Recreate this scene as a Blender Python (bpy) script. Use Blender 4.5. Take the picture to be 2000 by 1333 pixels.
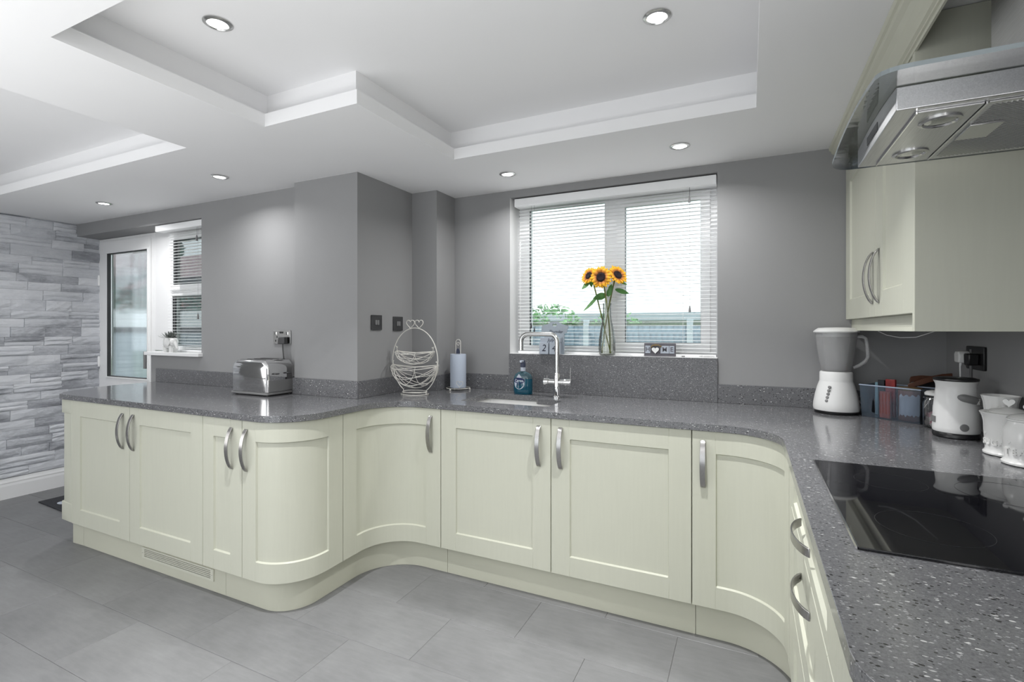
import bpy, bmesh, math, random
from math import sin, cos, pi, radians, sqrt, atan2
from mathutils import Vector, Matrix
from mathutils.geometry import tessellate_polygon

random.seed(7)
for o in list(bpy.data.objects):
    bpy.data.objects.remove(o)
scene = bpy.context.scene
COL = scene.collection

# ------------------------------------------------------------------ camera
TH = math.atan2(463, 971.6)
cd = bpy.data.cameras.new('camera')
cd.sensor_width = 36
cd.lens = 36 * 971.6 / 2000
cd.shift_y = -23.5 / 2000
cd.clip_start = 0.02
cam = bpy.data.objects.new('camera', cd)
cam.location = (0, 0, 1.30)
cam.rotation_euler = (pi / 2, 0, TH)
COL.objects.link(cam)
scene.camera = cam

# ------------------------------------------------------------------ view + world
scene.view_settings.view_transform = 'Standard'
scene.view_settings.look = 'None'
scene.view_settings.gamma = 1
scene.view_settings.exposure = 0.38
scene.view_settings.use_curve_mapping = False
scene.cycles.use_denoising = True
scene.cycles.max_bounces = 12
scene.cycles.diffuse_bounces = 6
scene.cycles.transparent_max_bounces = 24
scene.cycles.sample_clamp_indirect = 6
scene.cycles.caustics_reflective = False
scene.cycles.caustics_refractive = False

w = bpy.data.worlds.new('world')
scene.world = w
w.use_nodes = True
bg = w.node_tree.nodes['Background']
bg.inputs[0].default_value = (0.90, 0.96, 1.0, 1)
bg.inputs[1].default_value = 1.55

LAMP_W = 7.0
def area_light(name, loc, rot, sx, sy, watts, color=(1, 1, 1), spread=pi):
    l = bpy.data.lights.new(name, 'AREA')
    l.shape = 'RECTANGLE'; l.size = sx; l.size_y = sy
    l.energy = watts; l.color = color; l.spread = spread
    o = bpy.data.objects.new(name, l); o.location = loc; o.rotation_euler = rot
    COL.objects.link(o)
    return o
# unseen fill lamps added behind the camera to brighten the room
area_light('rear_fill', (-2.0, -2.95, 1.15), (radians(90), 0, 0), 3.4, 2.0, 5, (1.0, 1.0, 1.0))  # added soft fill from the rear, for faces turned to the camera
area_light('ceiling_fill', (-1.5, -.9, .55), (radians(180), 0, 0), 4.6, 2.0, 66, spread=radians(140))  # added upward fill that brightens the ceiling
area_light('right_fill', (.78, -1.3, 1.45), (radians(90), 0, radians(90)), 1.2, 1.2, 20)  # added fill for faces turned right; this wall has no window
area_light('left_fill', (-5.0, -1.4, 1.35), (radians(90), 0, radians(-90)), 1.8, 1.7, 32)  # added fill from the left, for the wall cabinet and hood front

# ------------------------------------------------------------------ material helpers
def nodes_of(name):
    m = bpy.data.materials.new(name)
    m.use_nodes = True
    nt = m.node_tree
    b = nt.nodes['Principled BSDF']
    return m, nt, b
def srgb(r, g, b):
    f = lambda c: (c / 255 / 12.92) if c / 255 <= .04045 else ((c / 255 + .055) / 1.055) ** 2.4
    return (f(r), f(g), f(b), 1)
def add_bump(nt, b, height_socket, strength=.2, dist=.002):
    bp = nt.nodes.new('ShaderNodeBump')
    bp.inputs['Strength'].default_value = strength
    bp.inputs['Distance'].default_value = dist
    nt.links.new(height_socket, bp.inputs['Height'])
    nt.links.new(bp.outputs[0], b.inputs['Normal'])
def coords(nt, scale=(1, 1, 1), kind='Object'):
    tc = nt.nodes.new('ShaderNodeTexCoord')
    mp = nt.nodes.new('ShaderNodeMapping')
    mp.inputs['Scale'].default_value = scale
    nt.links.new(tc.outputs[kind], mp.inputs[0])
    return mp.outputs[0]
def noise(nt, vec, scale, detail=4, rough=.5, dist=0):
    n = nt.nodes.new('ShaderNodeTexNoise')
    n.inputs['Scale'].default_value = scale
    n.inputs['Detail'].default_value = detail
    n.inputs['Roughness'].default_value = rough
    n.inputs['Distortion'].default_value = dist
    nt.links.new(vec, n.inputs['Vector'])
    return n.outputs['Fac']
def ramp(nt, fac, stops):
    r = nt.nodes.new('ShaderNodeValToRGB')
    el = r.color_ramp.elements
    el[0].position, el[0].color = stops[0]
    el[1].position, el[1].color = stops[-1]
    for p, c in stops[1:-1]:
        e = el.new(p); e.color = c
    nt.links.new(fac, r.inputs[0])
    return r.outputs[0]
def mixc(nt, fac, a, b, mode='MIX'):
    n = nt.nodes.new('ShaderNodeMix'); n.data_type = 'RGBA'; n.blend_type = mode
    for sock, v in ((n.inputs['Factor'], fac), (n.inputs['A'], a), (n.inputs['B'], b)):
        pass
    fi, ai, bi = n.inputs[0], n.inputs[6], n.inputs[7]
    for sock, v in ((fi, fac), (ai, a), (bi, b)):
        if hasattr(v, 'links') or hasattr(v, 'is_linked'):
            nt.links.new(v, sock)
        else:
            sock.default_value = v
    return n.outputs[2]
def mathn(nt, op, a, b=None):
    n = nt.nodes.new('ShaderNodeMath'); n.operation = op
    for i, v in enumerate((a, b)):
        if v is None: continue
        if hasattr(v, 'is_linked'): nt.links.new(v, n.inputs[i])
        else: n.inputs[i].default_value = v
    return n.outputs[0]

def plain(name, col, rough=.5, metal=0, var=.06, vscale=6, bump=0, bscale=60, coat=0, spec=.5, aniso=0, trans=0, ior=1.45):
    m, nt, b = nodes_of(name)
    v = coords(nt)
    f = noise(nt, v, vscale, 3)
    c0 = tuple(max(0, x * (1 - var)) for x in col[:3]) + (1,)
    c1 = tuple(min(1, x * (1 + var)) for x in col[:3]) + (1,)
    nt.links.new(ramp(nt, f, [(.3, c0), (.7, c1)]), b.inputs['Base Color'])
    b.inputs['Roughness'].default_value = rough
    b.inputs['Metallic'].default_value = metal
    b.inputs['Coat Weight'].default_value = coat
    b.inputs['Specular IOR Level'].default_value = spec
    b.inputs['Transmission Weight'].default_value = trans
    b.inputs['IOR'].default_value = ior
    if bump:
        add_bump(nt, b, noise(nt, v, bscale, 3), bump, .002)
    return m
def thin_glass(name, tint=(1, 1, 1, 1), refl=.08, rough=.02, body=None, bodyfac=0):
    m = bpy.data.materials.new(name); m.use_nodes = True
    nt = m.node_tree; nt.nodes.remove(nt.nodes['Principled BSDF'])
    out = nt.nodes['Material Output']
    tr = nt.nodes.new('ShaderNodeBsdfTransparent'); tr.inputs[0].default_value = tint
    gl = nt.nodes.new('ShaderNodeBsdfGlossy'); gl.inputs['Roughness'].default_value = rough
    mx = nt.nodes.new('ShaderNodeMixShader')
    lw = nt.nodes.new('ShaderNodeFresnel'); lw.inputs['IOR'].default_value = 1.45
    f = mathn(nt, 'MULTIPLY', lw.outputs[0], refl / .04)
    f = mathn(nt, 'MINIMUM', f, .8)
    nt.links.new(f, mx.inputs[0]); nt.links.new(tr.outputs[0], mx.inputs[1]); nt.links.new(gl.outputs[0], mx.inputs[2])
    last = mx.outputs[0]
    if body:
        df = nt.nodes.new('ShaderNodeBsdfDiffuse'); df.inputs[0].default_value = body
        m2 = nt.nodes.new('ShaderNodeMixShader'); m2.inputs[0].default_value = bodyfac
        nt.links.new(last, m2.inputs[1]); nt.links.new(df.outputs[0], m2.inputs[2]); last = m2.outputs[0]
    nt.links.new(last, out.inputs[0])
    return m

M = {}
M['wall'] = plain('wall_paint', (.285, .285, .287), .85, var=.03, vscale=1.5, bump=.05, bscale=180)
M['white_paint'] = plain('white_paint', (.74, .74, .74), .75, var=.02, vscale=1.2, bump=.04, bscale=150)
M['ceiling'] = plain('ceiling_paint', (.82, .82, .825), .85, var=.02, vscale=1.0, bump=.04, bscale=150)
M['upvc'] = plain('white_frame_plastic', (.90, .90, .90), .3, var=.01)
M['gloss_white'] = plain('white_gloss_paint', (.82, .82, .82), .25, var=.01)
M['slat'] = plain('white_slat', (.90, .905, .91), .45, var=.01)
M['steel'] = None
def brushed(name, col, rough, stretch=(2, 2, 120)):
    m, nt, b = nodes_of(name)
    v = coords(nt, stretch)
    f = noise(nt, v, 8, 3)
    nt.links.new(ramp(nt, f, [(.3, tuple(c * .9 for c in col) + (1,)), (.7, tuple(min(1, c * 1.08) for c in col) + (1,))]), b.inputs['Base Color'])
    b.inputs['Metallic'].default_value = 1
    b.inputs['Roughness'].default_value = rough
    return m
M['steel'] = brushed('brushed_steel', (.60, .60, .605), .30, (60, 2, 60))
M['handle'] = brushed('satin_nickel', (.42, .41, .40), .26, (80, 80, 4))
M['chrome'] = plain('chrome', (.78, .78, .78), .06, 1, var=.01)
M['satin_chrome'] = plain('satin_chrome', (.62, .62, .61), .22, 1, var=.02)
M['black'] = plain('black_plastic', (.012, .012, .013), .3, var=.2)
M['dark'] = plain('dark_grey_plastic', (.05, .05, .052), .4, var=.1)
M['midgrey'] = plain('grey_plastic', (.20, .20, .20), .4, var=.05)
M['white'] = plain('white_plastic', (.78, .78, .77), .3, var=.01)
M['ceramic'] = plain('white_ceramic', (.78, .78, .765), .2, var=.01, coat=.2)
M['wire'] = plain('cream_wire', (.72, .70, .65), .35, var=.02)
M['cord'] = plain('grey_cord', (.10, .10, .10), .5, var=.05)
M['white_cord'] = plain('white_cord', (.75, .75, .75), .5, var=.02)
M['gap'] = plain('shadow_gap', (.03, .03, .028), .8, var=.1)
M['pane'] = thin_glass('window_glass', (.93, .97, .97, 1), .05)
M['hood_glass'] = thin_glass('hood_glass', (.86, .88, .89, 1), .06)
M['hood_glass_edge'] = plain('hood_glass_edge', (.20, .23, .24), .15, var=.05)
M['jar_glass'] = thin_glass('clear_jar_glass', (.93, .94, .94, 1), .12)
M['vase_glass'] = thin_glass('vase_glass', (.97, .98, .96, 1), .05)
M['jug_plastic'] = thin_glass('cloudy_jug_plastic', (.97, .97, .97, 1), .05, .12, (.74, .74, .74, 1), .27)
M['blue_plastic'] = thin_glass('translucent_blue_plastic', (.90, .93, .96, 1), .05, .2, (.27, .35, .46, 1), .08)
M['water'] = thin_glass('water', (.90, .90, .62, 1), .06)

def reeded():
    m = bpy.data.materials.new('reeded_glass'); m.use_nodes = True
    nt = m.node_tree; b = nt.nodes['Principled BSDF']
    b.inputs['Base Color'].default_value = (.88, .95, .97, 1)
    b.inputs['Transmission Weight'].default_value = 1
    b.inputs['Roughness'].default_value = .045
    b.inputs['IOR'].default_value = 1.38
    return m
M['reeded'] = reeded()

def cream():
    m, nt, b = nodes_of('cream_wood_paint')
    v = coords(nt, (26, 26, 1.6))
    f = noise(nt, v, 3.0, 5, .55, .6)
    c = ramp(nt, f, [(.25, (.545, .550, .462, 1)), (.75, (.566, .571, .480, 1))])
    nt.links.new(c, b.inputs['Base Color'])
    b.inputs['Roughness'].default_value = .38
    add_bump(nt, b, f, .05, .0008)
    return m
M['cream'] = cream()
M['cream_flat'] = plain('cream_paint', (.56, .56, .465), .4, var=.015)
M['cream_edge'] = plain('cream_edge', (.62, .62, .53), .35, var=.015)

def quartz(rough=.13, spec=.6, nm='grey_quartz'):
    m, nt, b = nodes_of(nm)
    v = coords(nt)
    base = ramp(nt, noise(nt, v, 240, 3, .7), [(.3, (.100, .101, .107, 1)), (.7, (.178, .179, .187, 1))])
    def flecks(scale, keep, size, stretch):
        vv = coords(nt, stretch)
        wn = nt.nodes.new('ShaderNodeTexNoise'); wn.inputs['Scale'].default_value = scale * .8
        nt.links.new(vv, wn.inputs['Vector'])
        ad = nt.nodes.new('ShaderNodeVectorMath'); ad.operation = 'MULTIPLY_ADD'
        nt.links.new(wn.outputs['Color'], ad.inputs[0])
        ad.inputs[1].default_value = (.9 / scale,) * 3
        nt.links.new(vv, ad.inputs[2])
        vo = nt.nodes.new('ShaderNodeTexVoronoi'); vo.inputs['Scale'].default_value = scale
        nt.links.new(ad.outputs[0], vo.inputs['Vector'])
        sep = nt.nodes.new('ShaderNodeSeparateColor')
        nt.links.new(vo.outputs['Color'], sep.inputs[0])
        k = mathn(nt, 'LESS_THAN', sep.outputs[0], keep)
        s = mathn(nt, 'MULTIPLY', sep.outputs[1], size)
        d = mathn(nt, 'LESS_THAN', vo.outputs['Distance'], s)
        return mathn(nt, 'MULTIPLY', k, d), sep.outputs[2]
    f1, r1 = flecks(330, .18, .60, (.6, 1, 1))
    f2, r2 = flecks(250, .10, .52, (.5, 1, 1))
    f3, r3 = flecks(250, .17, .56, (.7, 1, 1))
    c = mixc(nt, f1, base, (.30, .30, .31, 1))
    c = mixc(nt, f3, c, (.018, .018, .02, 1))
    c = mixc(nt, mathn(nt, 'MULTIPLY', f2, mathn(nt, 'ADD', mathn(nt, 'MULTIPLY', r2, .7), .3)), c, (.62, .62, .61, 1))
    nt.links.new(c, b.inputs['Base Color'])
    b.inputs['Roughness'].default_value = rough
    b.inputs['Specular IOR Level'].default_value = spec
    return m
M['quartz'] = quartz()
M['quartz_wall'] = quartz(.42, .25, 'honed_grey_quartz')

def tile_mat():
    m, nt, b = nodes_of('grey_floor_tile')
    v = coords(nt)
    oi = nt.nodes.new('ShaderNodeObjectInfo')
    f1 = noise(nt, v, 3.5, 6, .6, .4)
    f2 = noise(nt, coords(nt, (4, 22, 1)), 2.2, 6, .65)
    f = mathn(nt, 'ADD', mathn(nt, 'MULTIPLY', f1, .6), mathn(nt, 'MULTIPLY', f2, .4))
    f = mathn(nt, 'ADD', f, mathn(nt, 'MULTIPLY', mathn(nt, 'SUBTRACT', oi.outputs['Random'], .5), .10))
    c = ramp(nt, f, [(.32, (.160, .161, .165, 1)), (.52, (.200, .201, .205, 1)), (.70, (.236, .238, .242, 1))])
    nt.links.new(c, b.inputs['Base Color'])
    b.inputs['Roughness'].default_value = .45
    add_bump(nt, b, f2, .06, .001)
    return m
M['tile'] = tile_mat()
M['grout'] = plain('tile_joint', (.15, .15, .15), .8, var=.05)

def stone_mat():
    m, nt, b = nodes_of('split_face_stone')
    oi = nt.nodes.new('ShaderNodeObjectInfo')
    v = coords(nt, (1, 1.6, 7), 'Object')
    tc = nt.nodes.new('ShaderNodeTexCoord')
    ad = nt.nodes.new('ShaderNodeVectorMath'); ad.operation = 'ADD'
    geo = nt.nodes.new('ShaderNodeNewGeometry')
    mp = nt.nodes.new('ShaderNodeMapping'); mp.inputs['Scale'].default_value = (2, 2.2, 6)
    nt.links.new(geo.outputs['Position'], mp.inputs[0])
    f = noise(nt, mp.outputs[0], 1.3, 7, .65, .8)
    mp2 = nt.nodes.new('ShaderNodeMapping'); mp2.inputs['Scale'].default_value = (3, 3, 9)
    nt.links.new(geo.outputs['Position'], mp2.inputs[0])
    f2 = noise(nt, mp2.outputs[0], 6, 6, .7, 1.5)
    g = mathn(nt, 'ADD', mathn(nt, 'MULTIPLY', f, .55), mathn(nt, 'MULTIPLY', f2, .25))
    g = mathn(nt, 'ADD', g, mathn(nt, 'MULTIPLY', oi.outputs['Random'], .28))
    c = ramp(nt, g, [(.26, (.16, .165, .18, 1)), (.40, (.36, .37, .40, 1)), (.52, (.60, .615, .65, 1)), (.72, (.76, .77, .80, 1))])
    nt.links.new(c, b.inputs['Base Color'])
    b.inputs['Roughness'].default_value = .8
    add_bump(nt, b, f2, .35, .004)
    return m
M['stone'] = stone_mat()

def emit(name, col, s):
    m = bpy.data.materials.new(name); m.use_nodes = True
    nt = m.node_tree; b = nt.nodes['Principled BSDF']
    b.inputs['Base Color'].default_value = (.8, .8, .8, 1)
    b.inputs['Emission Color'].default_value = col
    b.inputs['Emission Strength'].default_value = s
    return m
M['lamp'] = emit('lamp_lens', (1, 1, 1, 1), 6.0)

def hob_mat():
    m, nt, b = nodes_of('black_hob_glass')
    v = coords(nt)
    vo = nt.nodes.new('ShaderNodeTexVoronoi'); vo.inputs['Scale'].default_value = 260
    nt.links.new(v, vo.inputs['Vector'])
    f = mathn(nt, 'LESS_THAN', vo.outputs['Distance'], .16)
    nt.links.new(mixc(nt, f, (.006, .006, .008, 1), (.05, .05, .055, 1)), b.inputs['Base Color'])
    b.inputs['Roughness'].default_value = .035
    b.inputs['Specular IOR Level'].default_value = .55
    return m
M['hob'] = hob_mat()
M['hob_mark'] = plain('hob_marking', (.022, .022, .024), .2)

# ------------------------------------------------------------------ geometry helpers
def rad(*a): return [radians(x) for x in a]
def add(name, verts, faces, m, parent=None, smooth=False, loc=None, bevel=0, segs=2, mats=None, fmat=None):
    me = bpy.data.meshes.new(name)
    me.from_pydata([tuple(v) for v in verts], [], faces)
    me.validate()
    for x in (mats or [m]):
        me.materials.append(x)
    bm = bmesh.new(); bm.from_mesh(me)
    bmesh.ops.recalc_face_normals(bm, faces=bm.faces)
    bm.to_mesh(me); bm.free()
    if fmat and len(fmat) == len(me.polygons):
        for p, k in zip(me.polygons, fmat): p.material_index = k
    if smooth:
        for p in me.polygons: p.use_smooth = True
        try: me.set_sharp_from_angle(angle=radians(40))
        except Exception: pass
    o = bpy.data.objects.new(name, me)
    if loc: o.location = loc
    COL.objects.link(o)
    if parent: 
        o.parent = parent
        pl = world_loc(parent)
        o.location = Vector(o.location) - pl if not loc else Vector(loc)
    if bevel:
        md = o.modifiers.new('bevel', 'BEVEL'); md.width = bevel; md.segments = segs
        md.limit_method = 'ANGLE'; md.angle_limit = radians(35)
        for p in me.polygons: p.use_smooth = True
        try: me.set_sharp_from_angle(angle=radians(60))
        except Exception: pass
        md.harden_normals = False
    return o
def world_loc(o):
    v = Vector(o.location)
    while o.parent:
        o = o.parent; v += Vector(o.location)
    return v
def tag(o, label=None, cat=None, group=None, kind=None):
    if label: o['label'] = label
    if cat: o['category'] = cat
    if group: o['group'] = group
    if kind: o['kind'] = kind
    return o
def thing(name, label, cat, loc=(0, 0, 0), group=None):
    o = bpy.data.objects.new(name, None); o.location = loc; o.empty_display_size = .05
    COL.objects.link(o)
    return tag(o, label, cat, group)
def struct(o):
    o['kind'] = 'structure'; return o
def boxdata(x0, x1, y0, y1, z0, z1):
    v = [(x, y, z) for x in (x0, x1) for y in (y0, y1) for z in (z0, z1)]
    f = [(0, 1, 3, 2), (4, 6, 7, 5), (0, 4, 5, 1), (2, 3, 7, 6), (0, 2, 6, 4), (1, 5, 7, 3)]
    return v, f
def box(name, x0, x1, y0, y1, z0, z1, m, parent=None, bevel=0, **k):
    v, f = boxdata(x0, x1, y0, y1, z0, z1)
    return add(name, v, f, m, parent, bevel=bevel, **k)
def boxes(name, lst, m, parent=None, **k):
    V, Fc = [], []
    for b in lst:
        v, f = boxdata(*b); n = len(V)
        V += v; Fc += [tuple(i + n for i in q) for q in f]
    return add(name, V, Fc, m, parent, **k)
def prism(name, pts, z0, z1, m, parent=None, axis='z', holes=(), bevel=0, **k):
    """polygon with optional holes extruded along an axis; pts 2d"""
    def P(a, b, t):
        return {'z': (a, b, t), 'y': (a, t, b), 'x': (t, a, b)}[axis]
    loops = [list(pts)] + [list(h) for h in holes]
    flat = [p for l in loops for p in l]
    n = len(flat)
    V = [P(a, b, z0) for a, b in flat] + [P(a, b, z1) for a, b in flat]
    Fc = []
    if not holes:
        Fc += [tuple(range(n)), tuple(range(n, 2 * n))[::-1]]
    else:
        tris = tessellate_polygon([[Vector((a, b, 0)) for a, b in l] for l in loops])
        for t in tris:
            Fc.append(tuple(t)); Fc.append(tuple(i + n for i in t)[::-1])
    s = 0
    for l in loops:
        L = len(l)
        for i in range(L):
            j = (i + 1) % L
            Fc.append((s + i, s + j, s + j + n, s + i + n))
        s += L
    return add(name, V, Fc, m, parent, bevel=bevel, **k)
def lathe(name, prof, m, center=(0, 0, 0), parent=None, n=32, sx=1, sy=1, caps=True, **k):
    V, Fc = [], []
    for r, z in prof:
        for i in range(n):
            a = 2 * pi * i / n
            V.append((center[0] + r * cos(a) * sx, center[1] + r * sin(a) * sy, center[2] + z))
    for j in range(len(prof) - 1):
        for i in range(n):
            a = j * n + i; b = j * n + (i + 1) % n
            Fc.append((a, b, b + n, a + n))
    if caps:
        Fc.append(tuple(range(n))[::-1])
        Fc.append(tuple(range((len(prof) - 1) * n, len(prof) * n)))
    return add(name, V, Fc, m, parent, smooth=True, **k)
def tubedata(path, r, n=8, closed=False):
    P = [Vector(p) for p in path]
    L = len(P); V, Fc = [], []
    prev = None
    for i in range(L):
        if closed: t = P[(i + 1) % L] - P[i - 1]
        else: t = P[min(i + 1, L - 1)] - P[max(i - 1, 0)]
        t.normalize()
        if prev is None:
            up = Vector((0, 0, 1)) if abs(t.z) < .9 else Vector((1, 0, 0))
            u = t.cross(up).normalized()
        else:
            u = (prev - t * prev.dot(t))
            u = u.normalized() if u.length > 1e-6 else t.orthogonal().normalized()
        prev = u
        w_ = t.cross(u)
        rr = r[i] if isinstance(r, (list, tuple)) else r
        for k in range(n):
            a = 2 * pi * k / n
            V.append(P[i] + (u * cos(a) + w_ * sin(a)) * rr)
    m_ = L if closed else L - 1
    for i in range(m_):
        for k in range(n):
            a = i * n + k; b = i * n + (k + 1) % n
            c = ((i + 1) % L) * n + (k + 1) % n; d = ((i + 1) % L) * n + k
            Fc.append((a, b, c, d))
    if not closed:
        Fc.append(tuple(range(n))[::-1]); Fc.append(tuple(range((L - 1) * n, L * n)))
    return V, Fc
def tube(name, path, r, m, parent=None, n=8, closed=False, **k):
    v, f = tubedata(path, r, n, closed)
    return add(name, v, f, m, parent, smooth=True, **k)
def tubes(name, specs, m, parent=None, **k):
    V, Fc = [], []
    for (path, r, n, closed) in specs:
        v, f = tubedata(path, r, n, closed); s = len(V)
        V += v; Fc += [tuple(i + s for i in q) for q in f]
    return add(name, V, Fc, m, parent, smooth=True, **k)
def arc(cx, cy, r, a0, a1, n):
    return [(cx + r * cos(radians(a0 + (a1 - a0) * i / n)), cy + r * sin(radians(a0 + (a1 - a0) * i / n))) for i in range(n + 1)]
def rrect(x0, x1, y0, y1, r, n=4):
    return (arc(x1 - r, y0 + r, r, -90, 0, n) + arc(x1 - r, y1 - r, r, 0, 90, n) +
            arc(x0 + r, y1 - r, r, 90, 180, n) + arc(x0 + r, y0 + r, r, 180, 270, n))
def heart(n=28):
    out = []
    for i in range(n):
        t = 2 * pi * i / n
        out.append((16 * sin(t) ** 3 / 17, (13 * cos(t) - 5 * cos(2 * t) - 2 * cos(3 * t) - cos(4 * t)) / 17))
    return out
def text_mesh(name, body, size, m, matrix, parent=None, extrude=.0006, shear=0, bold=0):
    c = bpy.data.curves.new('t', 'FONT'); c.body = body; c.size = size; c.extrude = extrude
    c.align_x = 'CENTER'; c.align_y = 'CENTER'; c.shear = shear; c.offset = bold
    c.resolution_u = 3
    t = bpy.data.objects.new('t', c); COL.objects.link(t)
    dg = bpy.context.evaluated_depsgraph_get()
    me = bpy.data.meshes.new_from_object(t.evaluated_get(dg))
    bpy.data.objects.remove(t)
    me.materials.clear(); me.materials.append(m)
    me.transform(matrix)
    o = bpy.data.objects.new(name, me); COL.objects.link(o)
    if parent:
        o.parent = parent; o.location = -world_loc(parent)
    return o
def face_matrix(pos, normal, up=(0, 0, 1)):
    z = Vector(normal).normalized(); y = Vector(up); y = (y - z * y.dot(z)).normalized(); x = y.cross(z)
    return Matrix.Translation(pos) @ Matrix((x, y, z)).transposed().to_4x4()

# ------------------------------------------------------------------ key dimensions
CEIL = 2.18; UP = 2.35
WW = 2.855; WL = 2.205; XR = .80; XS = -5.12; YB = -3.2
WT = .91

# ------------------------------------------------------------------ room shell
def wall_hole(name, x0, x1, z0, z1, hx0, hx1, hz0, hz1, y0, y1):
    o = prism(name, [(x0, z0), (x1, z0), (x1, z1), (x0, z1)], y0, y1, M['wall'], axis='y',
              holes=[[(hx0, hz0), (hx1, hz0), (hx1, hz1), (hx0, hz1)]], mats=[M['wall'], M['white_paint']])
    for p in o.data.polygons:
        c = p.center; 
        if hx0 - .001 <= c.x <= hx1 + .001 and hz0 - .001 <= c.z <= hz1 - .01 and abs(p.normal.y) < .5 and y0 < c.y < y1:
            p.material_index = 1
    return struct(o)
wall_hole('wall_back', -1.787, XR + .2, 0, 2.42, -1.375, -.152, 1.135, 2.135, WW, 3.10)
struct(prism('wall_corner', [(-2.47, 2.14), (-1.978, 2.14), (-1.978, 2.64), (-1.787, 2.64), (-1.787, 3.10), (-2.47, 3.10)], 0, 2.42, M['wall']))
struct(prism('wall_left', [(-2.47, 0), (-2.47, 2.42), (XS, 2.42), (XS, 2.078), (-3.455, 2.078), (-3.455, 1.105), (-4.052, 1.105), (-4.052, 0)], WL, 2.44, M['wall'], axis='y'))
struct(box('wall_right', XR, XR + .2, YB, 2.855, 0, 2.42, M['wall']))
wall_hole('wall_rear', XS, XR, 0, 2.42, -3.9, -.3, .02, 2.1, YB - .2, YB)
sw = struct(box('wall_stone', XS - .2, XS - .012, YB - .2, 2.46, 0, 2.42, M['grout']))

# split-face stone strips on the left wall, each one a piece
SM = []
for k in range(10):
    r = random.Random(k)
    ny, nz = 5, 3
    V, Fc = [], []
    for j in range(nz + 1):
        for i in range(ny + 1):
            e = (j in (0, nz)) or (i in (0, ny))
            d = .62 + (.0 if e else .22) + r.uniform(-.12, .16)
            if j == 0: d -= .18
            V.append((d, i / ny, j / nz))
    for j in range(nz):
        for i in range(ny):
            a = j * (ny + 1) + i
            Fc.append((a, a + 1, a + ny + 2, a + ny + 1))
    n0 = len(V)
    V += [(0, 0, 0), (0, 1, 0), (0, 1, 1), (0, 0, 1)]
    bot = list(range(ny + 1)); top = list(range(nz * (ny + 1), (nz + 1) * (ny + 1)))
    lf = [j * (ny + 1) for j in range(nz + 1)]; rt = [j * (ny + 1) + ny for j in range(nz + 1)]
    Fc += [tuple(bot[::-1] + [n0, n0 + 1]), tuple(top + [n0 + 2, n0 + 3]), tuple(lf + [n0 + 3, n0]), tuple(rt[::-1] + [n0 + 1, n0 + 2])]
    me = bpy.data.meshes.new('stone_piece'); me.from_pydata(V, [], Fc); me.materials.append(M['stone'])
    bm = bmesh.new(); bm.from_mesh(me); bmesh.ops.recalc_face_normals(bm, faces=bm.faces); bm.to_mesh(me); bm.free()
    SM.append(me)
rs = random.Random(3)
row_h = .0745
z = .16; 
while z < CEIL - .005:
    h = min(row_h * rs.uniform(.85, 1.15), CEIL - z)
    y = 2.445
    first = True
    while y > .70:
        L = rs.uniform(.16, .42) if not first else rs.uniform(.1, .35)
        first = False
        hs = [h] if rs.random() < .62 else [h * .48, h * .52]
        zz = z
        for hh in hs:
            o = bpy.data.objects.new('stone', rs.choice(SM))
            o.location = (XS - .012, y - L + .001, zz); o.scale = (rs.uniform(.010, .034), L - .002, hh - .0012)
            o.parent = sw; COL.objects.link(o)
            zz += hh
        y -= L
    z += h

# skirting on the stone wall
def base_prof(x): return [(x, 0), (x + .018, 0), (x + .018, .085), (x + .014, .10), (x + .016, .108), (x + .009, .122), (x + .006, .135), (x, .135)]
V = []
o = prism('baseboard_left', [(a, b * 1.15) for a, b in base_prof(XS - .012)], YB, 2.36, M['gloss_white'], axis='y', bevel=0)
struct(o)

# floor with half-bond tiles
fl = struct(box('floor', XS - .2, XR + .2, YB - .2, 3.1, -.10, -.003, M['grout']))
tw, td = .6205, .3045
def tile_mesh(w_, d_):
    c = .0012; t = .0015
    v = [(0, 0, -.003), (w_, 0, -.003), (w_, d_, -.003), (0, d_, -.003),
         (0, 0, -c), (w_, 0, -c), (w_, d_, -c), (0, d_, -c),
         (t, t, 0), (w_ - t, t, 0), (w_ - t, d_ - t, 0), (t, d_ - t, 0)]
    f = [(3, 2, 1, 0), (8, 9, 10, 11)] + [(i, (i + 1) % 4, (i + 1) % 4 + 4, i + 4) for i in range(4)] + [(i + 4, (i + 1) % 4 + 4, (i + 1) % 4 + 8, i + 8) for i in range(4)]
    me = bpy.data.meshes.new('tile'); me.from_pydata(v, [], f); me.materials.append(M['tile']); return me
full = tile_mesh(tw - .0008, td - .0008)
for k in range(-7, 4):
    y0 = 1.59 + k * td
    off = -1.205 if k % 2 == 0 else -1.512
    x = off - 7 * tw
    while x < XR:
        a, b_ = max(x, XS), min(x + tw, XR)
        yb = min(y0 + td, 2.86)
        if b_ - a > .02 and yb - y0 > .02:
            me = full if (a == x and b_ == x + tw and yb == y0 + td) else tile_mesh(b_ - a - .0008, yb - y0 - .0008)
            o = bpy.data.objects.new('tile', me); o.location = (a, y0, 0); o.parent = fl; COL.objects.link(o)
        x += tw
struct(box('floor', XS, XR, YB - .2, 1.59 - 7 * td - .001, -.003, 0, M['tile']))

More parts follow.
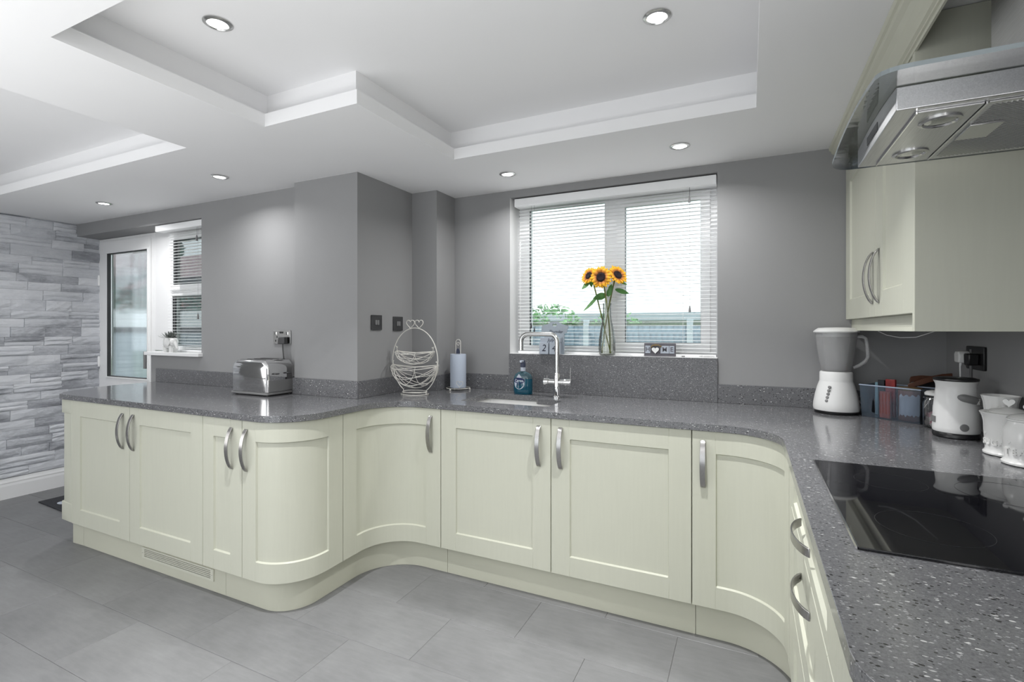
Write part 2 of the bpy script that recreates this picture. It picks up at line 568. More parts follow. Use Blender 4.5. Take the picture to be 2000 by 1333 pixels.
# ceiling: dropped soffit with two recesses
def grid_slab(name, X, Y, z0, z1, inside, m):
    V, Fc, idx = [], [], {}
    def vid(i, j, z):
        k = (i, j, z)
        if k not in idx: idx[k] = len(V); V.append((X[i], Y[j], z))
        return idx[k]
    nx, ny = len(X) - 1, len(Y) - 1
    solid = lambda i, j: 0 <= i < nx and 0 <= j < ny and not inside((X[i] + X[i + 1]) / 2, (Y[j] + Y[j + 1]) / 2)
    for i in range(nx):
        for j in range(ny):
            if not solid(i, j): continue
            for z in (z0, z1):
                Fc.append((vid(i, j, z), vid(i + 1, j, z), vid(i + 1, j + 1, z), vid(i, j + 1, z)))
            for (di, dj, a, b) in ((-1, 0, (i, j), (i, j + 1)), (1, 0, (i + 1, j), (i + 1, j + 1)), (0, -1, (i, j), (i + 1, j)), (0, 1, (i, j + 1), (i + 1, j + 1))):
                if not solid(i + di, j + dj):
                    Fc.append((vid(*a, z0), vid(*b, z0), vid(*b, z1), vid(*a, z1)))
    return struct(add(name, V, Fc, m))
HO = [(-1.90, -1.37, .755, 1.49), (-1.38, .026, .10, 2.20), (-4.75, -2.464, 0.0, 1.50)]
def inh(e):
    return lambda x, y: any(a - e < x < b + e and c - e < y < d + e for a, b, c, d in HO)
def brk(e, i0, lo, hi):
    s = {lo, hi}
    for h in HO: s |= {round(h[i0] - e, 4), round(h[i0 + 1] + e, 4)}
    return sorted(x for x in s if lo <= x <= hi)
LIP = 2.236
for nm, e, z0, z1 in (('ceiling', 0, CEIL, LIP), ('ceiling', .06, LIP, UP)):
    grid_slab(nm, brk(e, 0, XS - .012, XR), brk(e, 2, YB, 3.0), z0, z1, inh(e), M['ceiling'])
struct(box('ceiling', XS - .1, XR + .1, YB, 3.0, UP, UP + .06, M['ceiling']))

# ------------------------------------------------------------------ downlights
def downlight(x, y, z, label, watts=LAMP_W, lit=True, cone=152):
    t = thing('downlight', label, 'ceiling light', (x, y, z), 'recessed ceiling downlights')
    R, r = .046, .031
    prof = [(R, 0), (R, -.003), (R - .006, -.006), (r + .003, -.007), (r, -.003), (r, 0)]
    lathe('bezel', prof, M['satin_chrome'], (x, y, z), t, n=36, caps=False)
    lathe('lens', [(r + .001, -.001), (r + .001, -.0035), (.002, -.0045)], M['lamp'], (x, y, z), t, n=28)
    l = bpy.data.lights.new('downlight_beam', 'AREA'); l.shape = 'DISK'; l.size = .056; l.energy = watts; l.spread = radians(cone)
    o = bpy.data.objects.new('downlight_beam', l); o.location = (0, 0, -.012); o.parent = t; COL.objects.link(o)
    return t
downlight(-2.756, 1.865, CEIL, 'chrome downlight above the toaster end of the peninsula', 3.4)
downlight(-4.069, 1.911, CEIL, 'chrome downlight nearest the stone wall and back door', 4.2)
downlight(-1.237, 2.536, CEIL, 'chrome downlight above the sink, left of the kitchen window head', 4.2)
downlight(-.300, 2.503, CEIL, 'chrome downlight in front of the right half of the kitchen window', 4.2)
downlight(-1.645, 1.106, UP, 'chrome downlight inside the raised ceiling tray, towards the peninsula tip', 8.0, cone=96)
downlight(-.279, 1.717, UP, 'chrome downlight inside the raised ceiling tray, in front of the kitchen window', 8.0, cone=96)

# ------------------------------------------------------------------ worktop front line (d = how far behind the worktop edge)
YP, XP, YF, XF = 1.525, -1.80, 2.185, .11      # peninsula front, peninsula right edge, window-run front, right-run front
def front(d, n=14):
    p = [(-3.70, YP + d)]
    p += arc(-2.02, 1.745, .22 - d, -90, 0, n)
    p += [(x, y) for x, y in arc(-1.60, 1.985, .20 + d, 180, 90, n)]
    p += [(x, y) for x, y in arc(-.09, 1.985, .20 + d, 90, 0, n)]
    p += [(XF + d, .62)]
    return p
def plen(p):
    s = [0]
    for a, b in zip(p, p[1:]): s.append(s[-1] + math.dist(a, b))
    return s
def at(p, s, S=None):
    S = S or plen(p)
    s = min(max(s, 0), S[-1])
    for i in range(len(p) - 1):
        if s <= S[i + 1] + 1e-9:
            L = S[i + 1] - S[i]; t = (s - S[i]) / L if L else 0
            x = p[i][0] + (p[i + 1][0] - p[i][0]) * t; y = p[i][1] + (p[i + 1][1] - p[i][1]) * t
            dx, dy = (p[i + 1][0] - p[i][0]) / L, (p[i + 1][1] - p[i][1]) / L
            return (x, y), (-dy, dx)          # point and normal pointing into the cabinets
def near_s(p, q):
    S = plen(p); best = None
    for i in range(len(p) - 1):
        ax, ay = p[i]; bx, by = p[i + 1]; L = S[i + 1] - S[i]
        t = max(0, min(1, ((q[0] - ax) * (bx - ax) + (q[1] - ay) * (by - ay)) / L / L))
        d = math.dist(q, (ax + (bx - ax) * t, ay + (by - ay) * t))
        if best is None or d < best[0]: best = (d, S[i] + t * L)
    return best[1]
def subpath(p, a, b, gap=0):
    S = plen(p); sa, sb = near_s(p, a) + gap, near_s(p, b) - gap
    out = [at(p, sa, S)[0]] + [p[i] for i in range(len(p)) if sa + .002 < S[i] < sb - .002] + [at(p, sb, S)[0]]
    return out

FACE = front(.012, 16)     # door faces
BACKF = front(.032, 16)

def door_mesh(name, path, z0, z1, parent, stile=.09, rail=.09, thick=.019, rec=.008, mat=None):
    """shaker front following a plan path: frame, V joints and a recessed panel"""
    S = plen(path); L = S[-1]; H = z1 - z0
    s_marks = {0, .0015, stile - .0012, stile, stile + .0012, stile + .005, L - stile - .005, L - stile - .0012, L - stile, L - stile + .0012, L - .0015, L}
    if L > .2 and len(path) > 3:
        s_marks |= set(x for x in S if .003 < x < L - .003 and all(abs(x - q) > .004 for q in s_marks))
    s_l = sorted(s_marks)
    z_l = [0, .0015, rail - .0012, rail, rail + .005, H - rail - .005, H - rail, H - rail + .0012, H - .0015, H]
    V, Fc = [], []
    ns, nz = len(s_l), len(z_l)
    for s in s_l:
        (x, y), (nx, ny) = at(path, s, S)
        for z in z_l:
            d = 0
            inp = stile + .004 < s < L - stile - .004 and rail + .004 < z < H - rail - .004
            if inp: d = rec
            elif (abs(s - stile) < 1e-6 or abs(s - L + stile) < 1e-6) and (z < rail - .002 or z > H - rail + .002): d = .0014
            elif s in (0, L) or z in (0, H): d = .0015
            V.append((x + nx * d, y + ny * d, z0 + z))
    nf = len(V)
    for s in s_l:
        (x, y), (nx, ny) = at(path, s, S)
        for z in (0, H):
            V.append((x + nx * thick, y + ny * thick, z0 + z))
    for i in range(ns - 1):
        for j in range(nz - 1):
            a = i * nz + j
            Fc.append((a, a + nz, a + nz + 1, a + 1))
        b = nf + i * 2
        Fc.append((b, b + 1, b + 3, b + 2))
        Fc.append((i * nz, b, b + 2, (i + 1) * nz))
        Fc.append((i * nz + nz - 1, (i + 1) * nz + nz - 1, b + 3, b + 1))
    Fc.append(tuple(range(nz)) + (nf + 1, nf))
    e = (ns - 1) * nz
    Fc.append(tuple(range(e + nz - 1, e - 1, -1)) + (nf + 2 * (ns - 1), nf + 2 * (ns - 1) + 1))
    o = add(name, V, Fc, mat or M['cream'], parent)
    if len(path) > 6:
        for p in o.data.polygons: p.use_smooth = True
        o.data.set_sharp_from_angle(angle=radians(16))
    return o
def bow_handle(parent, pos, out, along, length=.195, wid=.020, proj=.032):
    """flat bowed bar with two feet; pos = centre on the door face"""
    out = Vector(out).normalized(); al = Vector(along).normalized(); sd = out.cross(al).normalized()
    c = Vector(pos); n = 18; V, Fc = [], []
    for i in range(n + 1):
        t = i / n; u = -1 + 2 * t
        o1 = proj * (1 - abs(u) ** 2.0) ** .55 if abs(u) < 1 else 0
        o1 = .004 + (proj - .004) * (1 - u * u) ** .78
        th = .0042 + .006 * abs(u) ** 5
        ww = wid * (.5 + .06 * (1 - u * u))
        base = c + al * (u * length / 2)
        oi = max(0, o1 - th * (1.0 if abs(u) < .9 else 1.6))
        if i in (0, n): oi = 0
        for (s, oo) in ((-ww, oi), (ww, oi), (ww, o1), (-ww, o1)):
            V.append(base + sd * s + out * oo)
    for i in range(n):
        for k in range(4):
            a = i * 4 + k; b = i * 4 + (k + 1) % 4
            Fc.append((a, b, b + 4, a + 4))
    Fc += [(0, 1, 2, 3), (n * 4 + 3, n * 4 + 2, n * 4 + 1, n * 4)]
    o = add('handle', V, Fc, M['handle'], parent, bevel=.0012, segs=2)
    return o
ZD0, ZD1 = .150, .878
def carcass(parent, front_pts, back_pts, z0=.15, z1=.8785, m=None):
    pts = list(front_pts) + list(back_pts)[::-1]
    return prism('carcass', pts, z0, z1, m or M['cream_flat'], parent)

# --- base units
def unit(label, a, b, back, handle=None, group='cream base units', hz=.742, stile=.09, ctop=.8785):
    t = thing('base_cabinet', label, 'cabinet', (sum(q[0] for q in (a, b)) / 2, sum(q[1] for q in (a, b)) / 2, .15), group)
    fr = subpath(BACKF, a, b, .001)
    carcass(t, fr, back, z1=ctop)
    dp = subpath(FACE, a, b, .0018)
    d = door_mesh('door', dp, ZD0, ZD1, t, stile=stile)
    if handle:
        S = near_s(FACE, handle)
        (x, y), (nx, ny) = at(FACE, S)
        bow_handle(d, (x, y, hz), (-nx, -ny, 0), (0, 0, 1))
    return t
yp = YP + .012; yf = YF + .012; xp = XP - .012
unit('cream peninsula cabinet nearest the stone wall, handle at right of its door', (-3.62, yp), (-3.022, yp), [(-3.62, 2.13), (-3.024, 2.13)], (-3.085, yp))
unit('cream peninsula cabinet above the plinth vent grille', (-3.022, yp), (-2.40, yp), [(-3.02, 2.13), (-2.402, 2.13)], (-2.985, yp))
unit('narrow cream cabinet between the vent cabinet and the outward-curved door', (-2.40, yp), (-2.114, yp), [(-2.398, 2.13), (-2.116, 2.13)], (-2.185, yp), stile=.078)
unit('cream corner cabinet with an outward-curved door at the peninsula tip', (-2.114, yp), (xp, 1.862), [(-2.112, 1.85), (-2.05, 1.862)], (-2.083, yp))
unit('cream inner-corner cabinet with an inward-curved door left of the sink cabinet', (xp, 1.862), (-1.462, yf), [(-2.0, 1.866), (-1.90, 2.40), (-1.47, 2.60)], (-1.525, yf))
unit('cream cabinet under the sink, handle at right of its door', (-1.462, yf), (-.844, yf), [(-1.458, 2.82), (-.848, 2.82)], (-.905, yf), ctop=.695)
unit('wide cream cabinet right of the sink cabinet, handle at its left', (-.844, yf), (-.216, yf), [(-.84, 2.82), (-.22, 2.82)], (-.795, yf))
unit('cream inner-corner cabinet with an inward-curved door beside the hob drawers', (-.216, yf), (XF + .012, 1.945), [(-.212, 2.82), (.70, 2.82), (.70, 1.95)], (-.172, yf))

# drawers under the hob
xf = XF + .012
t = thing('drawer_cabinet', 'cream pan drawer unit under the hob with two bow handles showing', 'drawer unit', (xf, 1.37, .15), 'cream base units')
box('carcass', xf + .021, .78, .921, 1.939, .15, .8785, M['cream_flat'], t)
box('filler', xf + .002, xf + .02, 1.822, 1.940, .15, .878, M['cream'], t)
for (z0, z1, hz, rl) in ((.738, .878, .805, .034), (.445, .734, .665, .075), (.150, .441, .372, .075)):
    d = door_mesh('drawer', [(xf, 1.819), (xf, .923)], z0, z1, t, stile=.09, rail=rl)
    # path runs toward the viewer so its inward normal is +X
    bow_handle(d, (xf, 1.37, hz), (-1, 0, 0), (0, 1, 0), length=.20)
t = thing('base_cabinet', 'cream base cabinet nearest the viewer, past the hob drawers', 'cabinet', (xf, .78, .15), 'cream base units')
box('carcass', xf + .021, .78, .66, .919, .15, .8785, M['cream_flat'], t)
door_mesh('door', [(xf, .920), (xf, .66)], ZD0, ZD1, t, stile=.07)

# end pilaster and end panel of the peninsula
t = thing('end_panel', 'cream end post and panel closing the peninsula beside the stone wall', 'end panel', (-3.7, 1.55, .15))
def pil(z0, z1, g):
    return prism('pilaster', [(-3.622, yp + .001), (-3.735 - g, yp + .012 - g * .3), (-3.765 - g, yp + .05), (-3.80 - g, yp + .10), (-3.70, 1.72), (-3.622, 1.72)], z0, z1, M['cream'], t, bevel=.003)
pil(.15, .878, 0)
for z0, z1 in ((.795, .8775), (.15, .262)):
    o = pil(z0, z1, .016); o.name = 'capital' if z0 > .5 else 'pilaster_base'
prism('side_panel', [(-3.79, 1.722), (-3.90, 1.90), (-3.925, 2.12), (-3.90, 2.12), (-3.86, 1.90), (-3.62, 1.722)], .15, .878, M['cream'], t)

# --- plinths
PL = front(.062, 16)
def plinth(label, pts, z1=.149):
    S = plen(pts); V, Fc = [], []
    n = len(pts)
    for i, (x, y) in enumerate(pts):
        s = S[i]; (px, py), (nx, ny) = at(pts, min(s + 1e-5, S[-1]), S)
        for (d, z) in ((0, .001), (0, z1), (.016, z1), (.016, .001)):
            V.append((x + nx * d, y + ny * d, z))
    for i in range(n - 1):
        for k in range(4):
            Fc.append((i * 4 + k, i * 4 + (k + 1) % 4, i * 4 + 4 + (k + 1) % 4, i * 4 + 4 + k))
    Fc += [(0, 1, 2, 3), (n * 4 - 1, n * 4 - 2, n * 4 - 3, n * 4 - 4)]
    o = add('plinth', V, Fc, M['cream_flat'], smooth=True)
    return tag(o, label, 'plinth', 'cream plinths')
yq = YP + .062
plinth('short cream plinth piece at the stone-wall end of the peninsula', [(-3.80, 1.86), (-3.77, 1.70)] + arc(-3.70, yq + .04, .045, 190, 262, 5) + [(-3.60, yq)])
plinth('cream plinth with the vent grille under the peninsula front', [(-3.598, yq), (-2.30, yq)])
plinth('S-curved cream plinth around the peninsula tip and inner corner', subpath(PL, (-2.298, yq), (-1.452, YF + .062)))
plinth('straight cream plinth under the sink and right-hand cabinets', subpath(PL, (-1.450, YF + .062), (-.206, YF + .062)))
plinth('curved cream plinth at the hob-side inner corner', subpath(PL, (-.204, YF + .062), (XF + .062, .66)))

# plinth ventilation grille
t = thing('vent_grille', 'long cream slotted vent grille set in the peninsula plinth', 'vent', (-2.69, yq, .085))
gx0, gx1, gz0, gz1 = -2.99, -2.385, .052, .112
prism('frame', [(gx0, gz0), (gx1, gz0), (gx1, gz1), (gx0, gz1)], yq - .006, yq - .0002, M['cream_edge'], t, axis='y',
      holes=[[(gx0 + .022, gz0 + .011), (gx1 - .022, gz0 + .011), (gx1 - .022, gz1 - .009), (gx0 + .022, gz1 - .009)]])
box('backing', gx0 + .021, gx1 - .021, yq - .0012, yq - .0004, gz0 + .010, gz1 - .008, M['midgrey'], t)
for k in range(4):
    z = gz0 + .0165 + k * .0088
    v, f = boxdata(gx0 + .022, gx1 - .022, yq - .0062, yq - .0016, z, z + .0045)
    add('slat', v, f, M['cream_edge'], t)
for x in (gx0 + .010, gx1 - .010):
    lathe('screw', [(.0035, 0), (.003, .001), (.0005, .0013)], M['satin_chrome'], (x, yq - .0068, .082), t, n=10)

# --- worktop
outer = front(0, 16)[1:-1]
outer = [(-3.752, YP + .016), (-3.742, YP + .004), (-3.725, YP)] + outer + [(XF, .74)] + arc(XF + .10, .72, .10, 180, 270, 8) + [(XR - .001, .62), (XR - .001, WW - .001),
         (-1.786, WW - .001), (-1.786, 2.639), (-1.977, 2.639), (-1.977, 2.139), (-2.471, 2.139), (-2.471, WL - .001), (-3.975, WL - .001),
         (-3.975, 1.93), (-3.955, 1.84), (-3.90, 1.70), (-3.83, 1.585)]
sink_hole = [(-1.42, 2.335), (-1.405, 2.325), (-.925, 2.325), (-.91, 2.335), (-.91, 2.545), (-.92, 2.56), (-1.06, 2.56), (-1.075, 2.575), (-1.08, 2.645), (-1.095, 2.66), (-1.405, 2.66), (-1.42, 2.645)]
grooves = [rrect(-.885, -.455, 2.345 + i * .036, 2.351 + i * .036, .0028, 3) for i in range(7)]
t = thing('worktop', 'dark grey speckled quartz worktop running from the peninsula past the sink to the hob', 'worktop', (-1.5, 2.3, WT))
loops = [outer, sink_hole] + grooves
tris = tessellate_polygon([[Vector((a, b, 0)) for a, b in l] for l in loops])
flat = [p for l in loops for p in l]
V = [(a, b, WT) for a, b in flat]; Fc = [tuple(q) for q in tris]
n0 = len(V)
# underside with the sink hole only
lo2 = [outer, sink_hole]; fl2 = [p for l in lo2 for p in l]; t2 = tessellate_polygon([[Vector((a, b, 0)) for a, b in l] for l in lo2])
V += [(a, b, WT - .03) for a, b in fl2]; Fc += [tuple(i + n0 for i in q)[::-1] for q in t2]
s = 0
for l in lo2:
    L = len(l)
    for i in range(L):
        j = (i + 1) % L; Fc.append((s + i, s + j, s + j + n0, s + i + n0))
    s += L
for g in grooves:
    L = len(g); b0 = len(V); V += [(a, b, WT - .003) for a, b in g]
    for i in range(L):
        j = (i + 1) % L; Fc.append((s + i, s + j, b0 + j, b0 + i))
    Fc.append(tuple(range(b0, b0 + L))); s += L
wt = add('slab', V, Fc, M['quartz'], t, bevel=.0016, segs=2)
for p in wt.data.polygons: p.use_smooth = False

# --- splashback strips
t = thing('splashback', 'dark grey speckled quartz upstand and splashback along the walls behind the worktop', 'splashback', (-1.5, 2.8, WT))
ZS = 1.008; T = .013
for b in [(-3.97, -2.472, WL - T, WL - .0005, WT, ZS), (-2.472, -1.977 + T, 2.139 - T, 2.1395, WT, ZS), (-1.9775, -1.977 + T, 2.1395, 2.6395, WT, ZS),
          (-1.977 + T, -1.786 + T, 2.6395 - T, 2.6395, WT, ZS), (-1.7865, -1.786 + T, 2.6395, WW - T, WT, ZS),
          (-1.7865, -1.376, WW - T, WW - .0005, WT, ZS), (-1.3755, -.150, WW - T - .002, WW - .0005, WT, 1.1445), (-.1495, XR - .001, WW - T, WW - .0005, WT, ZS)]:
    x0, x1, y0, y1, z0, z1 = b
    box('panel', x0, x1, y0, y1, z0 + .0003, z1, M['quartz_wall'], t, bevel=.001)

# --- sink
t = thing('sink', 'white ceramic sink bowl set under the worktop', 'sink', (-1.17, 2.49, .88))
so = rrect(-1.45, -.88, 2.30, 2.69, .03); si = rrect(-1.435, -.895, 2.313, 2.675, .03); sb = rrect(-1.40, -.93, 2.35, 2.64, .05)
n = len(so)
V = [(a, b, .8795) for a, b in so] + [(a, b, .8795) for a, b in si] + [(a, b, .72) for a, b in sb] + [(a, b, .70) for a, b in so]
Fc = []
for i in range(n):
    j = (i + 1) % n
    Fc += [(i, j, j + n, i + n), (i + n, j + n, j + 2 * n, i + 2 * n), (i, i + 3 * n, j + 3 * n, j)]
Fc += [tuple(range(2 * n, 3 * n)), tuple(range(3 * n, 4 * n))[::-1]]
add('bowl', V, Fc, M['ceramic'], t, bevel=.004)
lathe('waste', [(.042, .7205), (.040, .724), (.02, .722), (.002, .721)], M['chrome'], (-1.17, 2.49, 0), t, n=24)

# --- tap
tx, ty = -.985, 2.665
t = thing('tap', 'chrome mixer tap with a square swan-neck spout behind the sink', 'tap', (tx, ty, WT))
lathe('base', [(.027, 0), (.027, .006), (.021, .012), (.0205, .05), (.0205, .125), (.0185, .13), (.0175, .14)], M['chrome'], (tx, ty, WT + .0003), t, n=28)
pth = [(tx, ty, 1.05), (tx, ty, 1.15), (tx, ty, 1.225)] + [(tx - .045 + .045 * cos(radians(a)), ty, 1.225 + .045 * sin(radians(a))) for a in range(15, 91, 15)]
pth += [(tx - .10, ty, 1.27), (tx - .165, ty, 1.27)]
ex = tx - .225 + .045
pth += [(ex - .045 * sin(radians(a)), ty, 1.225 + .045 * cos(radians(a))) for a in range(0, 91, 15)] + [(ex - .045, ty, 1.20), (ex - .045, ty, 1.175)]
tube('spout', pth, .0135, M['satin_chrome'], t, n=18)
ry = Matrix.Rotation(0, 4, 'Y')
def xlathe(name, prof, m, c, parent, n=24, axis='x'):
    o = lathe(name, prof, m, (0, 0, 0), None, n)
    rot = Matrix.Rotation(pi / 2, 4, 'Y') if axis == 'x' else Matrix.Rotation(pi / 2, 4, 'X')
    o.data.transform(Matrix.Translation(c) @ rot)
    o.parent = parent; o.location = -world_loc(parent)
    return o
xlathe('body', [(.019, -.078), (.021, -.076), (.021, -.05), (.0175, -.046), (.0175, .040), (.021, .044), (.021, .082), (.019, .086)], M['chrome'], (tx - .002, ty, .998), t)
tube('lever', [(tx + .078, ty, 1.015), (tx + .078, ty, 1.05), (tx + .079, ty, 1.082)], .0035, M['chrome'], t, n=8)
tube('lever', [(tx - .062, ty, 1.015), (tx - .062, ty, 1.034)], .0035, M['chrome'], t, n=8)

# --- hob
hx0, hx1, hy0, hy1 = .173, .69, 1.055, 1.705
t = thing('hob', 'black glass induction hob set on the worktop', 'hob', ((hx0 + hx1) / 2, (hy0 + hy1) / 2, WT))
prism('glass', rrect(hx0, hx1, hy0, hy1, .004), WT + .0004, WT + .0054, M['hob'], t, bevel=.0012)
box('trim', hx0 - .004, hx0 - .0004, hy0, hy1, WT + .0003, WT + .0052, M['chrome'], t)
def ring(name, cx, cy, r, wd, parent):
    n = 56; V = []; Fc = []
    for i in range(n):
        a = 2 * pi * i / n
        for rr, zz in ((r - wd, 0), (r + wd, 0), (r + wd, .0002), (r - wd, .0002)):
            V.append((cx + rr * cos(a), cy + rr * sin(a), WT + .0055 + zz))
    for i in range(n):
        for k in range(4):
            Fc.append((i * 4 + k, i * 4 + (k + 1) % 4, ((i + 1) % n) * 4 + (k + 1) % 4, ((i + 1) % n) * 4 + k))
    add(name, V, Fc, M['hob_mark'], parent)
for cx, cy, r in ((.32, 1.22, .09), (.32, 1.54, .075), (.55, 1.22, .075), (.55, 1.54, .10)):
    ring('cooking_zone', cx, cy, r, .0005, t)

# --- extractor hood
t = thing('extractor_hood', 'stainless steel chimney hood with a curved glass canopy above the hob', 'extractor hood', (.5, 1.34, 1.71))
bx0, by0, by1, bz0 = .25, 1.156, 1.523, 1.71
yc = (by0 + by1) / 2
def gz(y): return 1.765 - .026 * ((y - yc) / .30) ** 2
Ys = [by0 + (by1 - by0) * i / 10 for i in range(11)]
V, Fc = [], []
for y in Ys:
    V += [(bx0, y, bz0 + .001), (XR - .001, y, bz0 + .001), (XR - .001, y, gz(y) - .001), (bx0, y, gz(y) - .001)]
for i in range(10):
    for k in range(4): Fc.append((i * 4 + k, i * 4 + (k + 1) % 4, i * 4 + 4 + (k + 1) % 4, i * 4 + 4 + k))
Fc += [(0, 1, 2, 3), (43, 42, 41, 40)]
add('hood_body', V, Fc, M['steel'], t, bevel=.0015)
# glass canopy: curved slab with rounded front corners
gy0, gy1, gx = 1.04, 1.638, .204
V, Fc, FM = [], [], []
ys = [gy0, gy0 + .004, gy0 + .012, gy0 + .025, gy0 + .045] + [gy0 + .045 + (gy1 - gy0 - .09) * i / 16 for i in range(1, 16)] + [gy1 - .045, gy1 - .025, gy1 - .012, gy1 - .004, gy1]
def gxf(y):
    e = min(y - gy0, gy1 - y)
    return gx + (.045 - sqrt(max(0, .045 ** 2 - (.045 - e) ** 2)) if e < .045 else 0) + .02 * ((y - yc) / .3) ** 2 * 0
for y in ys:
    x0 = gxf(y); z = gz(y)
    V += [(x0, y, z), (XR - .001, y, z), (XR - .001, y, z + .008), (x0, y, z + .008)]
for i in range(len(ys) - 1):
    for k in range(4):
        Fc.append((i * 4 + k, i * 4 + (k + 1) % 4, i * 4 + 4 + (k + 1) % 4, i * 4 + 4 + k)); FM.append(1 if k in (1, 3) else 0)
Fc += [(0, 1, 2, 3), tuple(len(V) - 1 - k for k in range(4))]; FM += [1, 1]
add('glass_canopy', V, Fc, M['hood_glass'], t, mats=[M['hood_glass'], M['hood_glass_edge']], fmat=FM)
# chimney
box('chimney', .50, XR - .001, 1.20, 1.50, 1.775, CEIL - .001, M['steel'], t, bevel=.002)
# underside panels, lamps, filter
zz = bz0
box('lamp_panel', .288, .384, by0 + .022, by1 - .018, zz - .002, zz + .0005, M['steel'], t)
box('trim', .2845, .2868, by0 + .02, by1 - .016, zz - .0045, zz + .0003, M['chrome'], t)
box('trim', .3855, .3885, by0 + .02, by1 - .016, zz - .0045, zz + .0003, M['chrome'], t)
for y in (1.238, 1.438):
    lp = lathe('hood_lamp', [(.034, 0), (.034, -.003), (.028, -.0045), (.025, -.002), (.0245, -.001)], M['satin_chrome'], (.337, y, zz - .002), t, n=32, caps=False)
    lathe('lamp_glass', [(.0245, -.0005), (.0245, -.0018), (.012, -.0035), (.001, -.004)], M['jar_glass'], (.337, y, zz - .002), lp, n=24)
    lathe('reflector', [(.0243, -.0003), (.01, -.0004), (.001, -.0004)], M['chrome'], (.337, y, zz - .002), lp, n=24)
# grease filter with fine diagonal ridges
fx0, fx1, fy0, fy1 = .391, .77, by0 + .022, by1 - .018
fp = box('filter', fx0, fx1, fy0, fy1, zz - .0015, zz + .0004, M['steel'], t)
V, Fc = [], []
k = -0.36
def clip(c):
    # line x - fx0 = (y - fy0) + c inside the filter rectangle
    pts = []
    for y in (fy0 + .012, fy1 - .008):
        x = fx0 + (y - fy0) + c
        pts.append((x, y))
    (xa, ya), (xb, yb) = pts
    lo, hi = fx0 + .008, fx1 - .01
    if xb <= lo or xa >= hi: return None
    if xa < lo: ya += lo - xa; xa = lo
    if xb > hi: yb -= xb - hi; xb = hi
    return (xa, ya, xb, yb) if yb - ya > .004 else None
while k < .40:
    r = clip(k); k += .0075
    if not r: continue
    xa, ya, xb, yb = r; w_ = .0016; h = .0016; n = len(V); z0 = zz - .0014
    V += [(xa - w_, ya + w_, z0), (xb - w_, yb + w_, z0), (xb + w_, yb - w_, z0), (xa + w_, ya - w_, z0), (xa, ya, z0 - h), (xb, yb, z0 - h)]
    Fc += [(n, n + 1, n + 5, n + 4), (n + 4, n + 5, n + 2, n + 3), (n, n + 4, n + 3), (n + 1, n + 2, n + 5), (n, n + 3, n + 2, n + 1)]
tag(add('filter_ridges', V, Fc, M['satin_chrome'], fp), kind='stuff')
box('filter_latch', .397, .450, 1.285, 1.372, zz - .0060, zz - .0016, M['satin_chrome'], t, bevel=.001)
box('button_strip', bx0 - .0015, bx0 + .0005, 1.305, 1.407, zz + .018, zz + .036, M['dark'], t)

# ------------------------------------------------------------------ wall cabinet, crown and pelmet
CX = .42
t = thing('wall_cabinet', 'cream two-door wall cabinet in the corner right of the window', 'cabinet', (CX, 2.3, 1.34), 'cream wall units')
box('carcass', CX + .021, XR - .001, 1.768, WW - .001, 1.345, 2.178, M['cream_flat'], t)
box('end_panel', CX - .001, XR - .001, 1.745, 1.767, 1.293, 2.178, M['cream'], t, bevel=.0012)
for a, b, hy in ((2.848, 2.227, 2.275), (2.223, 1.7685, 2.175)):
    d = door_mesh('door', [(CX, a), (CX, b)], 1.345, 2.075, t, stile=.10, rail=.09)
    bow_handle(d, (CX, hy, 1.492), (-1, 0, 0), (0, 0, 1))
prism('pelmet', [(CX + .020, 1.293), (CX + .022, 1.300), (CX + .024, 1.306), (CX + .024, 1.344), (CX + .040, 1.344), (CX + .040, 1.293)], 1.768, WW - .001, M['cream'], t, axis='y')
pr = [(.424, 2.078), (.418, 2.078), (.4165, 2.086), (.411, 2.088), (.411, 2.094), (.404, 2.098), (.396, 2.113), (.386, 2.130), (.375, 2.143), (.363, 2.151), (.360, 2.157), (.360, 2.163), (.353, 2.166), (.351, 2.172), (.350, 2.1795), (.424, 2.1795)]
o = prism('crown_moulding', pr, .45, WW - .001, M['cream_flat'], axis='y')
tag(o, 'cream crown moulding along the top of the wall cabinet and over the hood', 'moulding')
tube('cable', [(.62, 2.30, 1.296), (.60, 2.34, 1.282), (.58, 2.40, 1.268), (.55, 2.48, 1.265), (.52, 2.55, 1.274), (.50, 2.60, 1.290)], .0014, M['white_cord'])
tag(bpy.data.objects['cable'], 'thin pale cable looping under the wall cabinet', 'cable')

# ------------------------------------------------------------------ kitchen window
def frame_ring(name, x0, x1, z0, z1, wd, y0, y1, m, parent, wb=None):
    wb = wb or wd
    return prism(name, [(x0, z0), (x1, z0), (x1, z1), (x0, z1)], y0, y1, m, parent, axis='y',
                 holes=[[(x0 + wd, z0 + wb), (x1 - wd, z0 + wb), (x1 - wd, z1 - wd), (x0 + wd, z1 - wd)]], bevel=.002)
t = thing('window_1', 'white two-light kitchen window', None, (-.76, 3.02, 1.14)); t['kind'] = 'structure'
if 'category' in t: del t['category']
X0, X1, Z0, Z1 = -1.374, -.153, 1.137, 2.134
prism('window_frame', [(X0, Z0), (X1, Z0), (X1, Z1), (X0, Z1)], 3.0, 3.07, M['upvc'], t, axis='y',
      holes=[[(-1.308, 1.186), (-.792, 1.186), (-.792, 2.086), (-1.308, 2.086)], [(-.718, 1.186), (-.200, 1.186), (-.200, 2.080), (-.718, 2.080)]], bevel=.002)
frame_ring('sash', -.722, -.196, 1.170, 2.084, .050, 2.985, 3.03, M['upvc'], t)
frame_ring('glazing_bead', -1.309, -.791, 1.185, 2.087, .008, 2.997, 3.01, M['upvc'], t)
frame_ring('gasket', -.675, -.243, 1.217, 2.037, .004, 2.988, 3.012, M['dark'], t)
frame_ring('gasket', -1.303, -.797, 1.191, 2.081, .004, 3.002, 3.022, M['dark'], t)
